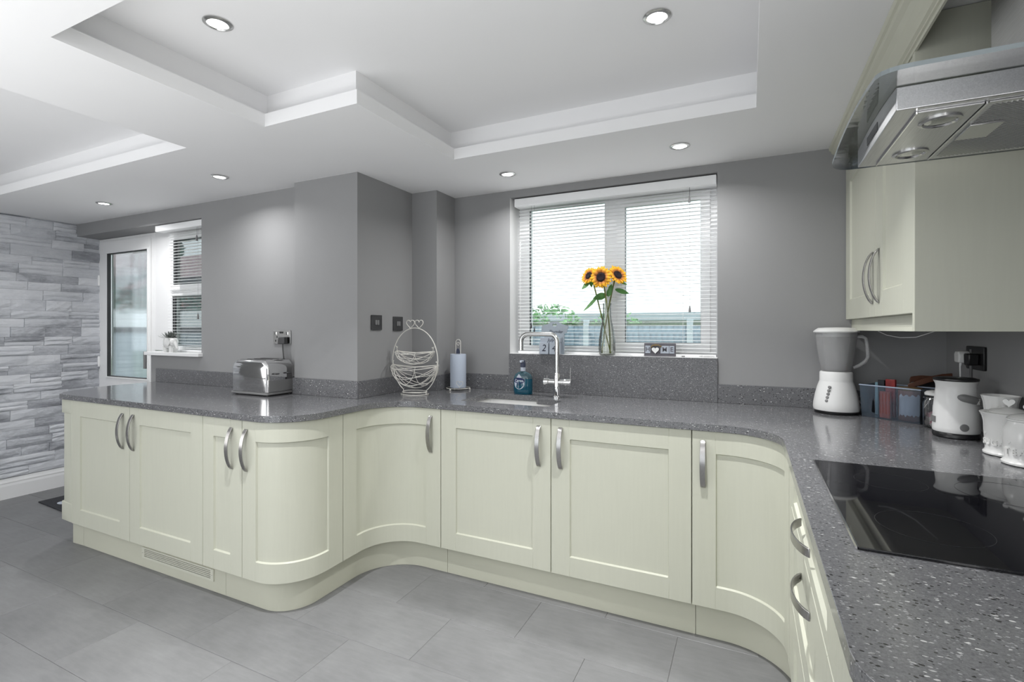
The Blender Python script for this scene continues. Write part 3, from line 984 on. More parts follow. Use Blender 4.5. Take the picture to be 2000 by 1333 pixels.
box('pane', -1.306, -.794, 3.018, 3.024, 1.188, 2.084, M['pane'], t)
box('pane', -.676, -.242, 3.008, 3.014, 1.216, 2.038, M['pane'], t)
box('window_handle', -.712, -.694, 2.96, 2.984, 1.50, 1.62, M['upvc'], t, bevel=.004)
struct(box('trim_1', X0 - .001, X1 + .001, 2.846, 3.0, 1.1355, 1.1455, M['gloss_white'], bevel=.001))

def blind(label, x0, x1, y, ztop, zbot, pitch, cords, hb, parentless=True, cordy=-.018, tilt=0):
    t = thing('venetian_blind', label, 'blind', ((x0 + x1) / 2, y, ztop), 'white venetian blinds')
    box('headrail', hb[0], hb[1], hb[2], hb[3], hb[4], hb[5], M['slat'], t, bevel=.002)
    n = int((ztop - zbot) / pitch)
    w_ = .0125
    # one slat mesh, slightly crowned
    V, Fc = [], []
    for i in range(5):
        u = -1 + i * .5
        yy = u * w_ * cos(radians(tilt)); z = .0022 * (1 - u * u) + u * w_ * sin(radians(tilt))
        V += [(x0, yy, z), (x1, yy, z)]
    V += [(v[0], v[1], v[2] - .0005) for v in V[:10]]
    for i in range(4):
        a = i * 2; Fc += [(a, a + 1, a + 3, a + 2), (a + 10, a + 12, a + 13, a + 11)]
    Fc += [(0, 10, 11, 1), (8, 9, 19, 18), (0, 2, 4, 6, 8, 18, 16, 14, 12, 10), (1, 11, 13, 15, 17, 19, 9, 7, 5, 3)]
    first = add('slat', V, Fc, M['slat'], t)
    tl = Vector(t.location)
    first.location = Vector((0, y, ztop - pitch)) - tl
    for i in range(1, n):
        o = first.copy(); COL.objects.link(o); o.location = Vector((0, y, ztop - pitch * (i + 1))) - tl
    zb = ztop - pitch * (n + .6)
    box('bottom_rail', x0, x1, y - .013, y + .013, zb - .012, zb, M['slat'], t, bevel=.002)
    for cx in cords:
        for yy in (y - .0125, y + .0125):
            tube('ladder_cord', [(cx, yy, ztop), (cx, yy, zb)], .0005, M['white_cord'], t, n=4)
    return t
b1 = blind('white venetian blind covering the kitchen window above the sink', -1.349, -.162, 2.937, 2.082, 1.165, .0212, (-1.25, -.76, -.335), (-1.352, -.158, 2.872, 2.952, 2.078, 2.128))
for cx, z0 in ((-.296, 1.995), (-.294, 1.392)):
    tube('pull_cord', [(cx, 2.885, 2.08), (cx, 2.885, z0 + .03)], .0006, M['cord'], b1, n=4)
    lathe('cord_tassel', [(.0065, 0), (.007, .003), (.004, .028), (.002, .036)], M['midgrey'], (cx, 2.885, z0), b1, n=12)
for cx, z0 in ((-1.240, 1.305), (-1.219, 1.275)):
    tube('pull_cord', [(cx, 2.885, 2.08), (cx, 2.885, z0 + .03)], .0005, M['cord'], b1, n=4)
    lathe('cord_tassel', [(.005, 0), (.0055, .003), (.0035, .026), (.002, .034)], M['dark'], (cx, 2.885, z0), b1, n=12)

# ------------------------------------------------------------------ side window and back door
t = thing('window_2', 'white side window next to the back door', None, (-3.9, 2.4, 1.1)); t['kind'] = 'structure'
prism('window_frame', [(-4.30, 1.131), (-3.456, 1.131), (-3.456, 2.076), (-4.30, 2.076)], 2.37, 2.43, M['upvc'], t, axis='y',
      holes=[[(-4.075, 1.165), (-3.50, 1.165), (-3.50, 1.557), (-4.075, 1.557)], [(-4.075, 1.60), (-3.50, 1.60), (-3.50, 2.03), (-4.075, 2.03)]], bevel=.002)
frame_ring('sash', -4.078, -3.497, 1.597, 2.032, .045, 2.352, 2.39, M['upvc'], t)
frame_ring('gasket', -4.036, -3.542, 1.639, 1.99, .004, 2.356, 2.392, M['dark'], t)
frame_ring('gasket', -4.07, -3.505, 1.17, 1.552, .004, 2.372, 2.40, M['dark'], t)
box('pane', -4.072, -3.503, 2.40, 2.405, 1.168, 1.554, M['pane'], t)
box('pane', -4.034, -3.544, 2.38, 2.385, 1.641, 1.988, M['pane'], t)
o = box('trim_2', -4.085, -3.440, 2.172, 2.37, 1.1055, 1.131, M['gloss_white'], bevel=.003); struct(o)
t = thing('door_1', 'white back door with reeded glass', None, (-4.7, 2.4, 0)); t['kind'] = 'structure'
prism('door_frame', [(-5.128, .001), (-4.301, .001), (-4.301, 2.076), (-5.128, 2.076)], 2.37, 2.43, M['upvc'], t, axis='y',
      holes=[[(-5.075, .03), (-4.345, .03), (-4.345, 2.03), (-5.075, 2.03)]], bevel=.002)
prism('door_leaf', [(-5.07, .035), (-4.35, .035), (-4.35, 2.05), (-5.07, 2.05)], 2.355, 2.41, M['upvc'], t, axis='y',
      holes=[[(-4.955, .895), (-4.362 - .005, .895), (-4.362 - .005, 1.945), (-4.955, 1.945)], [(-4.955, .15), (-4.367, .15), (-4.367, .78), (-4.955, .78)]], bevel=.002)
box('door_panel', -4.955, -4.367, 2.37, 2.39, .15, .78, M['upvc'], t)
frame_ring('glazing_bead', -4.966, -4.356, .884, 1.956, .012, 2.345, 2.36, M['upvc'], t)
frame_ring('gasket', -4.953, -4.369, .897, 1.943, .006, 2.348, 2.375, M['dark'], t)
# reeded pane: vertical flutes
n = 74; V, Fc = [], []
xa, xb = -4.953, -4.369
sg = 6
for i in range(n * sg + 1):
    x = xa + (xb - xa) * i / (n * sg)
    y = 2.380 - .0007 * abs(sin(pi * i / sg))
    V += [(x, y, .897), (x, y, 1.943), (x, 2.385, .897), (x, 2.385, 1.943)]
for i in range(n * sg):
    a = i * 4; Fc += [(a, a + 4, a + 5, a + 1), (a + 2, a + 3, a + 7, a + 6), (a, a + 2, a + 6, a + 4), (a + 1, a + 5, a + 7, a + 3)]
Fc += [(0, 1, 3, 2), (len(V) - 4, len(V) - 2, len(V) - 1, len(V) - 3)]
o = add('reeded_pane', V, Fc, M['reeded'], t)
for p in o.data.polygons: p.use_smooth = False
for z in (.35, 1.02, 1.72):
    h = thing('hinge', None, None, (-5.09, 2.36, z)); h.parent = t; h.location = Vector((-5.09, 2.36, z)) - Vector(t.location)
    lathe('barrel', [(.008, -.045), (.009, -.04), (.009, .04), (.008, .045)], M['upvc'], (-5.085, 2.352, z), h, n=14)
    box('leaf', -5.125, -5.045, 2.358, 2.3695 - .002, z - .035, z + .035, M['upvc'], h)
o = box('door_handle', -4.40, -4.375, 2.335, 2.354, .98, 1.12, M['midgrey'], t, bevel=.003)
b2 = blind('white venetian blind over the small side window by the back door', -3.965, -3.468, 2.286, 2.038, 1.150, .0220, (-3.88, -3.52), (-4.03, -3.462, 2.222, 2.285, 2.030, 2.0745))
for cx, z0 in ((-3.56, 1.93), (-3.545, 1.37)):
    tube('pull_cord', [(cx, 2.238, 2.03), (cx, 2.238, z0 + .03)], .0006, M['cord'], b2, n=4)
    lathe('cord_tassel', [(.007, 0), (.0075, .003), (.0045, .035), (.002, .042)], M['midgrey'], (cx, 2.238, z0), b2, n=12)

# ------------------------------------------------------------------ wall plates
def rot_x_face(): pass
def plate(label, y, z, mat, name='wall_plate', knobs=2):
    X = -1.9775
    t = thing(name, label, 'switch', (X, y, z), 'dark switch plates beside the column')
    prism('plate', rrect(y - .045, y + .045, z - .0435, z + .0435, .003, 3), X + .0002, X + .008, mat, t, axis='x', bevel=.001)
    for i in range(2):
        box('rocker', X + .008, X + .012, y - .016 + i * .018, y - .002 + i * .018, z - .014, z + .014, M['midgrey'], t, bevel=.001)
plate('dark two-gang switch plate nearer the column edge', 2.293, 1.338, M['dark'])
plate('dark two-gang switch plate farther from the column edge, above the wire basket', 2.490, 1.333, M['dark'])

t = thing('socket', 'chrome double socket with USB slots on the wall above the toaster', 'socket', (-2.648, WL, 1.25))
prism('plate', rrect(-2.724, -2.573, 1.205, 1.291, .004, 3), WL - .008, WL - .0003, M['satin_chrome'], t, axis='y', bevel=.001)
for x in (-2.702, -2.600):
    box('switch', x - .006, x + .006, WL - .0125, WL - .008, 1.262, 1.282, M['chrome'], t, bevel=.001)
box('usb_port', -2.668, -2.634, WL - .0088, WL - .008, 1.272, 1.283, M['black'], t)
for (x, z) in ((-2.690, 1.250), (-2.702, 1.226), (-2.679, 1.226)):
    box('pin_hole', x - .0035, x + .0035, WL - .0087, WL - .008, z - .006, z + .006, M['black'], t)
t = thing('plug', 'dark plug in the chrome socket with its cord dropping to the toaster', 'plug', (-2.61, WL - .01, 1.23))
prism('body', [(-2.648, 1.207), (-2.588, 1.207), (-2.590, 1.250), (-2.642, 1.250)], WL - .040, WL - .0128, M['dark'], t, axis='y', bevel=.004)
tube('cord', [(-2.615, WL - .03, 1.209), (-2.612, WL - .03, 1.17), (-2.60, WL - .034, 1.12), (-2.596, WL - .036, 1.07)], .004, M['cord'], t)

# ------------------------------------------------------------------ toaster
t = thing('toaster', 'chrome four-slice toaster in front of the wall socket', 'toaster', (-2.66, 2.07, WT))
tx0, tx1, ty0, ty1 = -2.81, -2.50, 1.975, 2.165
def toaster_prof(e=0):
    r = .055
    return ([(tx0 + e, .929), (tx1 - e, .929)] + [(tx1 - r + (r - e) * cos(radians(a)), 1.118 - r + (r - e) * sin(radians(a))) for a in range(0, 91, 15)] +
            [(tx0 + r + (r - e) * cos(radians(a)), 1.118 - r + (r - e) * sin(radians(a))) for a in range(90, 181, 15)])
P1, P2 = toaster_prof(0), toaster_prof(.012)
n = len(P1); V = [(a, ty0 + .012, b) for a, b in P1] + [(a, ty1 - .012, b) for a, b in P1] + [(a, ty0, b) for a, b in P2] + [(a, ty1, b) for a, b in P2]
Fc = []
for i in range(n):
    j = (i + 1) % n
    Fc += [(i, j, j + n, i + n), (i, j, j + 2 * n, i + 2 * n), (i + n, j + n, j + 3 * n, i + 3 * n)]
Fc += [tuple(range(2 * n, 3 * n)), tuple(range(3 * n, 4 * n))[::-1]]
add('body', V, Fc, M['chrome'], t, bevel=.004, segs=3)
prism('base', rrect(tx0 - .004, tx1 + .004, ty0 - .004, ty1 + .004, .012), WT + .006, .9285, M['midgrey'], t, bevel=.003)
for x, y in ((tx0 + .02, ty0 + .02), (tx1 - .02, ty0 + .02), (tx0 + .02, ty1 - .02), (tx1 - .02, ty1 - .02)):
    lathe('foot', [(.009, .0003), (.009, .0063)], M['black'], (x, y, WT), t, n=12)
for k in range(4):
    y = ty0 + .028 + k * .045
    box('slot', tx0 + .055, tx1 - .055, y - .0085, y + .0085, 1.1175, 1.1188, M['black'], t)
for y in (ty0 + .055, ty1 - .052):
    lathe('lever', [(.0015, 0), (.017, .003), (.019, .006), (.016, .009), (.002, .011)], M['dark'], (tx1 + .010, y, 1.032), t, n=20, sy=1, sx=.75)
box('side_panel', tx1 - .0003, tx1 + .0012, ty0 + .016, ty1 - .016, .935, 1.0, M['midgrey'], t)

# ------------------------------------------------------------------ wire fruit basket
bx, by = -1.797, 2.425
t = thing('fruit_basket', 'cream wire two-tier fruit basket with twin hearts on top', 'fruit basket', (bx, by, WT))
wr = .0024
ring1 = [(bx + .088 * cos(a), by + .070 * sin(a), WT + .0035) for a in [2 * pi * i / 36 for i in range(36)]]
ring2 = [(bx + .078 * cos(a), by + .058 * sin(a), WT + .018) for a in [2 * pi * i / 36 for i in range(36)]]
egg = []
for i in range(49):
    a = radians(-90 + 24 + (360 - 48) * i / 48)
    rx = .164; rz = .198
    x = bx + rx * cos(a) * (1 + .0 * sin(a)); z = 1.108 + rz * sin(a)
    egg.append((x, by, z))
egg = [(bx + .082, by, WT + .004)] + egg + [(bx - .082, by, WT + .004)]
egg = [egg[0]] + [p for p in egg[1:-1] if p[2] > .935] + [egg[-1]]
tubes('stand', [(ring1, wr, 6, True), (ring2, wr, 6, True), (egg, wr * 1.15, 8, False)], M['wire'], t)
def heart_path(cx, cz, s, y, ax='x'):
    return [(cx + a * s, y, cz + b * s) for a, b in heart(36)]
for dx in (-.031, .031):
    tube('heart', heart_path(bx + dx, 1.331, .031, by), .0022, M['wire'], t, n=6, closed=True)
def hammock(name, a, ztop, sag, wdt, k0=5):
    specs = []
    def wire(p0, p1, n=20, r=.0016):
        pts = []
        for i in range(n + 1):
            u = i / n; ph = p0 + (p1 - p0) * u
            x = -a * cos(pi * u)
            e = sin(pi * u) ** 1.1
            pts.append((bx + x, by + wdt * sin(ph) * e, ztop - sag * cos(ph) * e - .006 * e))
        specs.append((pts, r, 5, False))
    wire(-1.45, -1.45, r=.002); wire(1.45, 1.45, r=.002)
    for i in range(k0):
        p = -1.3 + 2.6 * i / (k0 - 1)
        wire(p, p + .42)
        wire(p, p - .42)
    for u in (.35, .65):
        pts = []
        for i in range(13):
            ph = -1.45 + 2.9 * i / 12; e = sin(pi * u) ** 1.1
            pts.append((bx - a * cos(pi * u), by + wdt * sin(ph) * e, ztop - sag * cos(ph) * e - .006 * e))
        specs.append((pts, .0014, 5, False))
    o = tubes(name, specs, M['wire'], t)
    for s_ in (-1, 1):
        x = bx + s_ * a
        tube('hook', [(x, by, ztop), (x + s_ * .002, by, ztop + .018), (x + s_ * .009, by, ztop + .030)], .0018, M['wire'], o, n=6)
        lathe('bead', [(.001, -.004), (.004, -.002), (.004, .002), (.001, .004)], M['wire'], (x - s_ * .002, by - .003, ztop + .022), o, n=10)
    return o
hammock('upper_basket', .130, 1.168, .074, .095)
hammock('lower_basket', .158, 1.085, .130, .115, 6)

# ------------------------------------------------------------------ kitchen roll on its holder
rx, ryy = -1.686, 2.735
t = thing('roll_holder', 'cream wire kitchen roll holder with a heart, behind the wire basket', 'kitchen roll holder', (rx, ryy, WT))
base = [(rx + .075 * cos(a), ryy + .075 * sin(a), WT + .013) for a in [2 * pi * i / 36 for i in range(36)]]
loop = [(rx - .018, ryy, WT + .013), (rx - .018, ryy, 1.20)] + [(rx + .018 * -cos(radians(a)), ryy, 1.215 + .018 * sin(radians(a))) for a in range(0, 181, 20)] + [(rx + .018, ryy, 1.20), (rx + .018, ryy, WT + .013)]
cross = [(rx - .075, ryy, WT + .013), (rx + .075, ryy, WT + .013)]
tubes('stand', [(base, .002, 6, True), (loop, .0019, 6, False), (cross, .0018, 6, False)], M['wire'], t)
for a in (20, 140, 260):
    lathe('foot', [(.001, 0), (.006, .002), (.006, .006), (.0025, .012)], M['wire'], (rx + .075 * cos(radians(a)), ryy + .075 * sin(radians(a)), WT + .0003), t, n=10)
tube('heart', [(p[0], p[1], p[2]) for p in heart_path(rx, 1.205, .012, ryy)], .0013, M['wire'], t, n=5, closed=True)
tube('heart', [(rx + .048 + a * .026, ryy - .060, .955 + b * .024) for a, b in heart(30)], .0014, M['wire'], t, n=5, closed=True)
M['paper'] = plain('pale_blue_paper', (.50, .56, .66), .9, var=.03, bump=.2, bscale=200)
r = lathe('kitchen_roll', [(.021, .0155), (.050, .0155), (.051, .02), (.051, .222), (.050, .229), (.021, .229)], M['paper'], (rx, ryy, WT), None, n=36, caps=False)
tag(r, 'pale blue-white kitchen roll standing on the wire holder', 'kitchen roll')
M['navy'] = plain('navy_card', (.05, .06, .10), .6)
tag(prism('card_tag', [(rx - .014 + .028 * (0.5 + .5 * cos(radians(a))) * 1, 1.142 + .033 * sin(radians(a)) ** .8) for a in range(0, 181, 20)], ryy - .0042, ryy - .0020, M['navy'], axis='y'),
    'dark blue rounded tag poking out of the top of the kitchen roll', 'tag')

# ------------------------------------------------------------------ soap bottle
M['soap'] = plain('teal_soap', (.002, .075, .125), .14, var=.05, coat=.6)
M['clear_blue'] = plain('clear_blue_plastic', (.045, .10, .125), .12, var=.05, coat=.5)
M['blue_label'] = plain('deep_blue_label', (.006, .012, .09), .4)
M['label_white'] = plain('pale_label', (.52, .56, .64), .5)
sx_, sy_ = -1.226, 2.727
t = thing('soap_bottle', 'blue-green hand soap pump bottle standing behind the sink', 'soap bottle', (sx_, sy_, WT))
lathe('bottle', [(.056, .0004), (.060, .004), (.061, .03), (.060, .092)], M['soap'], (sx_, sy_, WT), t, n=40, sy=.55)
lathe('bottle_top', [(.060, .0925), (.058, .105), (.050, .119), (.032, .130), (.017, .135), (.015, .137)], M['clear_blue'], (sx_, sy_, WT), t, n=40, sy=.55)
p = lathe('pump', [(.0155, .137), (.0155, .160), (.0145, .1602)], M['label_white'], (sx_, sy_, WT), t, n=24)
lathe('nozzle', [(.0155, .1605), (.0155, .186), (.012, .1865), (.012, .199), (.009, .203)], M['navy'], (sx_, sy_, WT), p, n=24)
box('spout', sx_ - .008, sx_ + .008, sy_ - .034, sy_ + .004, WT + .190, WT + .202, M['label_white'], p, bevel=.003)
# label decals follow the front curve
def decal(name, pts, m, parent, off):
    V = []; n = len(pts)
    def yf_(a): return sy_ - .55 * sqrt(max(.0001, .0612 ** 2 - a * a)) - off
    V = [(sx_ + a, yf_(a), WT + b) for a, b in pts] + [(sx_ + a, yf_(a) + .0012, WT + b) for a, b in pts]
    Fc = [tuple(range(n)), tuple(range(n, 2 * n))[::-1]] + [(i, (i + 1) % n, (i + 1) % n + n, i + n) for i in range(n)]
    return add(name, V, Fc, m, parent)
cx_ = -.012
lb = decal('label', [(cx_ + .034 * cos(radians(a)), .066 + .036 * sin(radians(a))) for a in range(0, 360, 15)], M['label_white'], t, .0006)
decal('label_band', [(cx_ + .036 * cos(radians(a)), .082 + .017 * sin(radians(a))) for a in range(0, 360, 15)], M['blue_label'], t, .0016)
decal('label_tip', [(cx_ - .018, .101), (cx_, .122), (cx_ + .018, .101)], M['label_white'], t, .0010)
text_mesh('lettering', 'Carex', .021, M['label_white'], face_matrix((sx_ + cx_, sy_ - .0372, WT + .082), (-.12, -1, 0)), t, extrude=.0004, bold=.0004)
text_mesh('lettering', 'hygiene', .0075, M['blue_label'], face_matrix((sx_ + cx_, sy_ - .0362, WT + .058), (-.12, -1, 0)), t, extrude=.0004)

# ------------------------------------------------------------------ window sill things
ZSL = 1.1457
M['grey_wood'] = plain('grey_painted_wood', (.30, .34, .38), .6, var=.05, vscale=20)
M['grey_wood2'] = plain('pale_grey_block', (.40, .44, .50), .6, var=.05, vscale=20)
M['ink'] = plain('dark_ink', (.02, .022, .04), .6)
cx, cy = -1.092, 2.862
t = thing('calendar', 'grey wooden block calendar with a heart cut-out on the window sill', 'calendar', (cx, cy, ZSL))
pts = [(-.062, 0), (.062, 0), (.062, .125), (.079, .130), (.079, .150), (.086, .158), (.086, .176), (.070, .178), (.045, .184), (.022, .199), (-.022, .199), (-.045, .184), (-.070, .178), (-.086, .172), (-.086, .125), (-.062, .120)]
hh = [(a * .016, .176 + b * .016) for a, b in heart(24)]
prism('back_board', [(cx + a + .012, ZSL + b) for a, b in pts], cy + .012, cy + .020, M['grey_wood'], t, axis='y', holes=[[(cx + a + .012, ZSL + b) for a, b in hh]])
for i, (x, txt) in enumerate(((-.060, '2'), (.006, '4'))):
    b = box('number_block', cx + x - .030 + .022, cx + x + .030 + .022, cy - .042, cy + .0105, ZSL + .0003, ZSL + .072, M['grey_wood2'], t, bevel=.002)
    text_mesh('numeral', txt, .058, M['ink'], face_matrix((cx + x + .022, cy - .0424, ZSL + .037), (0, -1, 0)), b, extrude=.0005, shear=.2)
b = box('month_block', cx - .066, cx + .060, cy - .030, cy + .0105, ZSL + .0725, ZSL + .102, M['grey_wood2'], t, bevel=.001)
text_mesh('lettering', 'July', .03, M['ink'], face_matrix((cx + .002, cy - .0304, ZSL + .087), (0, -1, 0)), b, extrude=.0004, shear=.35)
text_mesh('lettering', 'Thursday', .024, M['ink'], face_matrix((cx + .018, cy + .0116, ZSL + .138), (0, -1, 0)), t, extrude=.0004, shear=.35)

# HOME sign
M['sign_wood'] = plain('grey_stained_wood', (.115, .11, .125), .7, var=.12, vscale=30)
M['twine'] = plain('jute_twine', (.23, .16, .07), .9, var=.15, vscale=80)
cx, cy = -.452, 2.868
t = thing('home_sign', 'small grey wooden HOME sign with a white heart at the right of the sill', 'sign', (cx, cy, ZSL))
box('board', cx - .085, cx + .085, cy, cy + .022, ZSL + .0003, ZSL + .074, M['sign_wood'], t, bevel=.002)
for x, ch, w_ in ((-.064, 'H', .028), (.028, 'M', .046), (.066, 'E', .026)):
    b = box('letter_plate', cx + x - w_ / 2, cx + x + w_ / 2, cy - .0035, cy - .0002, ZSL + .018, ZSL + .060, M['grey_wood2'], t, bevel=.0008)
    text_mesh('letter', ch, .035, M['sign_wood'], face_matrix((cx + x, cy - .0038, ZSL + .039), (0, -1, 0)), b, extrude=.0006, bold=.0006)
b = lathe('letter_ring', [(.022, 0), (.026, 0), (.026, .003), (.022, .003)], M['sign_wood'], (0, 0, 0), None, n=28, caps=False)
b.data.transform(Matrix.Translation((cx - .022, cy - .0002, ZSL + .036)) @ Matrix.Rotation(pi / 2, 4, 'X')); b.parent = t; b.location = -world_loc(t)
prism('heart', [(cx - .022 + a * .021, ZSL + .036 + b_ * .021) for a, b_ in heart(28)], cy - .011, cy - .0035, M['white'], t, axis='y', bevel=.0015)
tubes('twine_bow', [([(cx - .046, cy - .006, ZSL + .050), (cx - .036, cy - .010, ZSL + .064), (cx - .022, cy - .012, ZSL + .061), (cx - .005, cy - .010, ZSL + .066), (cx + .010, cy - .006, ZSL + .052)], .003, 6, False),
                    ([(cx - .044, cy - .009, ZSL + .056), (cx - .022, cy - .013, ZSL + .068), (cx + .012, cy - .008, ZSL + .058)], .0024, 6, False)], M['twine'], t)
# coiled blind cord at the right end of the sill
sp = [(-.245 + .075 * i / 60 + .004 * sin(i * .9), 2.885 + .012 * sin(i * 1.7), ZSL + .004 + .003 * abs(sin(i * .8))) for i in range(61)]
tag(tube('cord_bundle', sp, .0022, M['white_cord'], n=5), 'white blind cord bundled at the right end of the window sill', 'cord')
tag(box('sill_clip', -.335, -.318, 2.868, 2.878, ZSL + .0003, ZSL + .007, M['midgrey'], bevel=.001), 'small grey clip lying on the sill right of the wooden sign', 'clip')

# vase and sunflowers
vx, vy = -.752, 2.873
v = lathe('vase', [(.040, .0005), (.047, .006), (.050, .03), (.048, .09), (.040, .15), (.029, .20), (.024, .235), (.0235, .29), (.0255, .305), (.0245, .305), (.0225, .29), (.0228, .235), (.0275, .20), (.038, .15), (.046, .09), (.048, .03), (.045, .010), (.002, .010)],
          M['vase_glass'], (vx, vy, ZSL), None, n=36, caps=True, sy=.85)
tag(v, 'clear glass bottle vase holding the sunflowers on the window sill', 'vase')
M['stem'] = plain('flower_stem', (.14, .16, .035), .6, var=.15, vscale=30)
M['leaf'] = plain('sunflower_leaf', (.085, .22, .055), .5, var=.25, vscale=25)
M['petal'] = None
def petal_mat():
    m, nt, b = nodes_of('sunflower_petal')
    tc = nt.nodes.new('ShaderNodeTexCoord')
    sep = nt.nodes.new('ShaderNodeSeparateXYZ'); nt.links.new(tc.outputs['UV'], sep.inputs[0])
    c = ramp(nt, sep.outputs[0], [(.0, (.20, .055, .02, 1)), (.30, (.55, .19, .03, 1)), (.62, (.90, .43, .012, 1)), (1, (.95, .55, .02, 1))])
    nt.links.new(c, b.inputs['Base Color']); b.inputs['Roughness'].default_value = .6
    b.inputs['Transmission Weight'].default_value = 0
    return m
M['petal'] = petal_mat()
M['disc'] = plain('sunflower_disc', (.018, .010, .012), .9, var=.5, vscale=140, bump=.8, bscale=260)
def leaf_mesh(name, base, tip, width, side, m, parent, curl=.2):
    b0, t0 = Vector(base), Vector(tip); ax = t0 - b0; L = ax.length; ax.normalize()
    sd = Vector(side); sd = (sd - ax * sd.dot(ax)).normalized(); nn = ax.cross(sd)
    V, Fc = [], []; n = 8
    for i in range(n + 1):
        u = i / n; w_ = width * sin(pi * min(1, u * .96 + .04)) ** .8 * (1 - .35 * u) + .0006
        c = b0 + ax * (L * u) + nn * (curl * L * (u - .5) ** 2 - curl * L * .25)
        V += [c - sd * w_ + nn * .25 * w_, c, c + sd * w_ + nn * .25 * w_]
    k = len(V)
    V += [Vector(q) - nn * .0008 for q in V]
    for i in range(n):
        for j in range(2):
            a = i * 3 + j
            Fc += [(a, a + 1, a + 4, a + 3), (a + k, a + 3 + k, a + 4 + k, a + 1 + k)]
        Fc += [(i * 3, i * 3 + 3, i * 3 + 3 + k, i * 3 + k), (i * 3 + 2, i * 3 + 2 + k, i * 3 + 5 + k, i * 3 + 5)]
    Fc += [(0, k, k + 1, k + 2, 2, 1), (n * 3, n * 3 + 1, n * 3 + 2, n * 3 + 2 + k, n * 3 + 1 + k, n * 3 + k)]
    return add(name, V, Fc, m, parent, smooth=True)
def sunflower(label, head, normal, R, foot, mid, leaves):
    t = thing('sunflower', label, 'flower', foot, 'sunflowers in the vase')
    N = Vector(normal).normalized(); H = Vector(head)
    up = Vector((0, 0, 1)); U = (up - N * up.dot(N)).normalized(); S_ = N.cross(U)
    rr = random.Random(len(label))
    V, Fc, UV = [], [], []
    for layer, (cnt, ln, tilt) in enumerate(((19, 1.0, .10), (17, .93, .30))):
        for i in range(cnt):
            a = 2 * pi * (i + .5 * layer) / cnt + rr.uniform(-.05, .05); l = R * ln * rr.uniform(.88, 1.08)
            rd = U * cos(a) + S_ * sin(a); tg = N.cross(rd)
            r0 = R * .34; w_ = R * .155; k = len(V); m_ = 5
            tl = tilt + rr.uniform(-.1, .15)
            for j in range(m_ + 1):
                u = j / m_; ww = w_ * (sin(pi * (.18 + .82 * u)) ** .7) + .0003
                c = H + rd * (r0 + (l - r0) * u) + N * (tl * R * (u - u * u * .8) - .004 * layer * 0)
                V += [c - tg * ww, c + N * (-.0012), c + tg * ww]; UV += [u, u, u]
            for j in range(m_):
                for q in range(2):
                    b_ = k + j * 3 + q; Fc.append((b_, b_ + 1, b_ + 4, b_ + 3))
    me = bpy.data.meshes.new('petals'); me.from_pydata(V, [], Fc); me.materials.append(M['petal'])
    uvl = me.uv_layers.new(name='UVMap')
    for li, lp in enumerate(me.loops): uvl.data[li].uv = (UV[lp.vertex_index], 0)
    for p in me.polygons: p.use_smooth = True
    o = bpy.data.objects.new('petals', me); COL.objects.link(o); o.parent = t; o.location = -world_loc(t); o['kind'] = 'stuff'
    md = o.modifiers.new('s', 'SOLIDIFY'); md.thickness = .0007
    mat = Matrix.Translation(H) @ Matrix((S_, U, N)).transposed().to_4x4()
    d = lathe('flower_disc', [(.001, -.006), (R * .40, -.004), (R * .42, .002), (R * .30, .009), (R * .12, .007), (.001, .005)], M['disc'], (0, 0, 0), None, n=24)
    d.data.transform(mat); d.parent = t; d.location = -world_loc(t)
    g = lathe('sepals', [(.004, -.026), (.012, -.020), (R * .45, -.010), (R * .50, -.006)], M['leaf'], (0, 0, 0), None, n=16)
    g.data.transform(mat); g.parent = t; g.location = -world_loc(t)
    P0 = Vector(foot); P3 = H - N * .025; P1 = Vector(mid); P2 = P3 - N * .03 - Vector((0, 0, .04))
    pts = []
    for i in range(17):
        u = i / 16
        pts.append(P0 * (1 - u) ** 3 + P1 * 3 * u * (1 - u) ** 2 + P2 * 3 * u * u * (1 - u) + P3 * u ** 3)
    tube('stem', pts, [.0036 + .0010 * (i / 16) for i in range(17)], M['stem'], t, n=8)
    for (b_, tp, wd) in leaves:
        leaf_mesh('leaf', b_, tp, wd, (0, -.5, 1) if abs(tp[2] - b_[2]) < abs(tp[0] - b_[0]) else (1, -.3, 0), M['leaf'], t)
    return t
Z = ZSL
sunflower('sunflower facing the room, middle head of the bunch', (-.768, 2.800, 1.598), (-.05, -1, .05), .066, (-.735, 2.872, Z + .012), (-.725, 2.875, 1.30),
          [((-.752, 2.86, 1.50), (-.828, 2.845, 1.478), .026), ((-.745, 2.86, 1.49), (-.722, 2.85, 1.545), .020)])
sunflower('left sunflower of the bunch, head tipped back to the left', (-.855, 2.850, 1.615), (-.45, -.85, .38), .056, (-.728, 2.868, Z + .012), (-.755, 2.868, 1.25),
          [((-.85, 2.86, 1.585), (-.895, 2.84, 1.535), .022), ((-.80, 2.865, 1.50), (-.89, 2.85, 1.405), .014), ((-.845, 2.86, 1.59), (-.835, 2.84, 1.545), .014)])
sunflower('right sunflower of the bunch, seen from its side', (-.685, 2.855, 1.612), (.70, -.62, .45), .064, (-.782, 2.872, Z + .012), (-.775, 2.872, 1.28),
          [((-.70, 2.86, 1.53), (-.618, 2.85, 1.502), .018), ((-.70, 2.86, 1.585), (-.628, 2.85, 1.552), .010), ((-.735, 2.86, 1.515), (-.718, 2.85, 1.56), .017)])

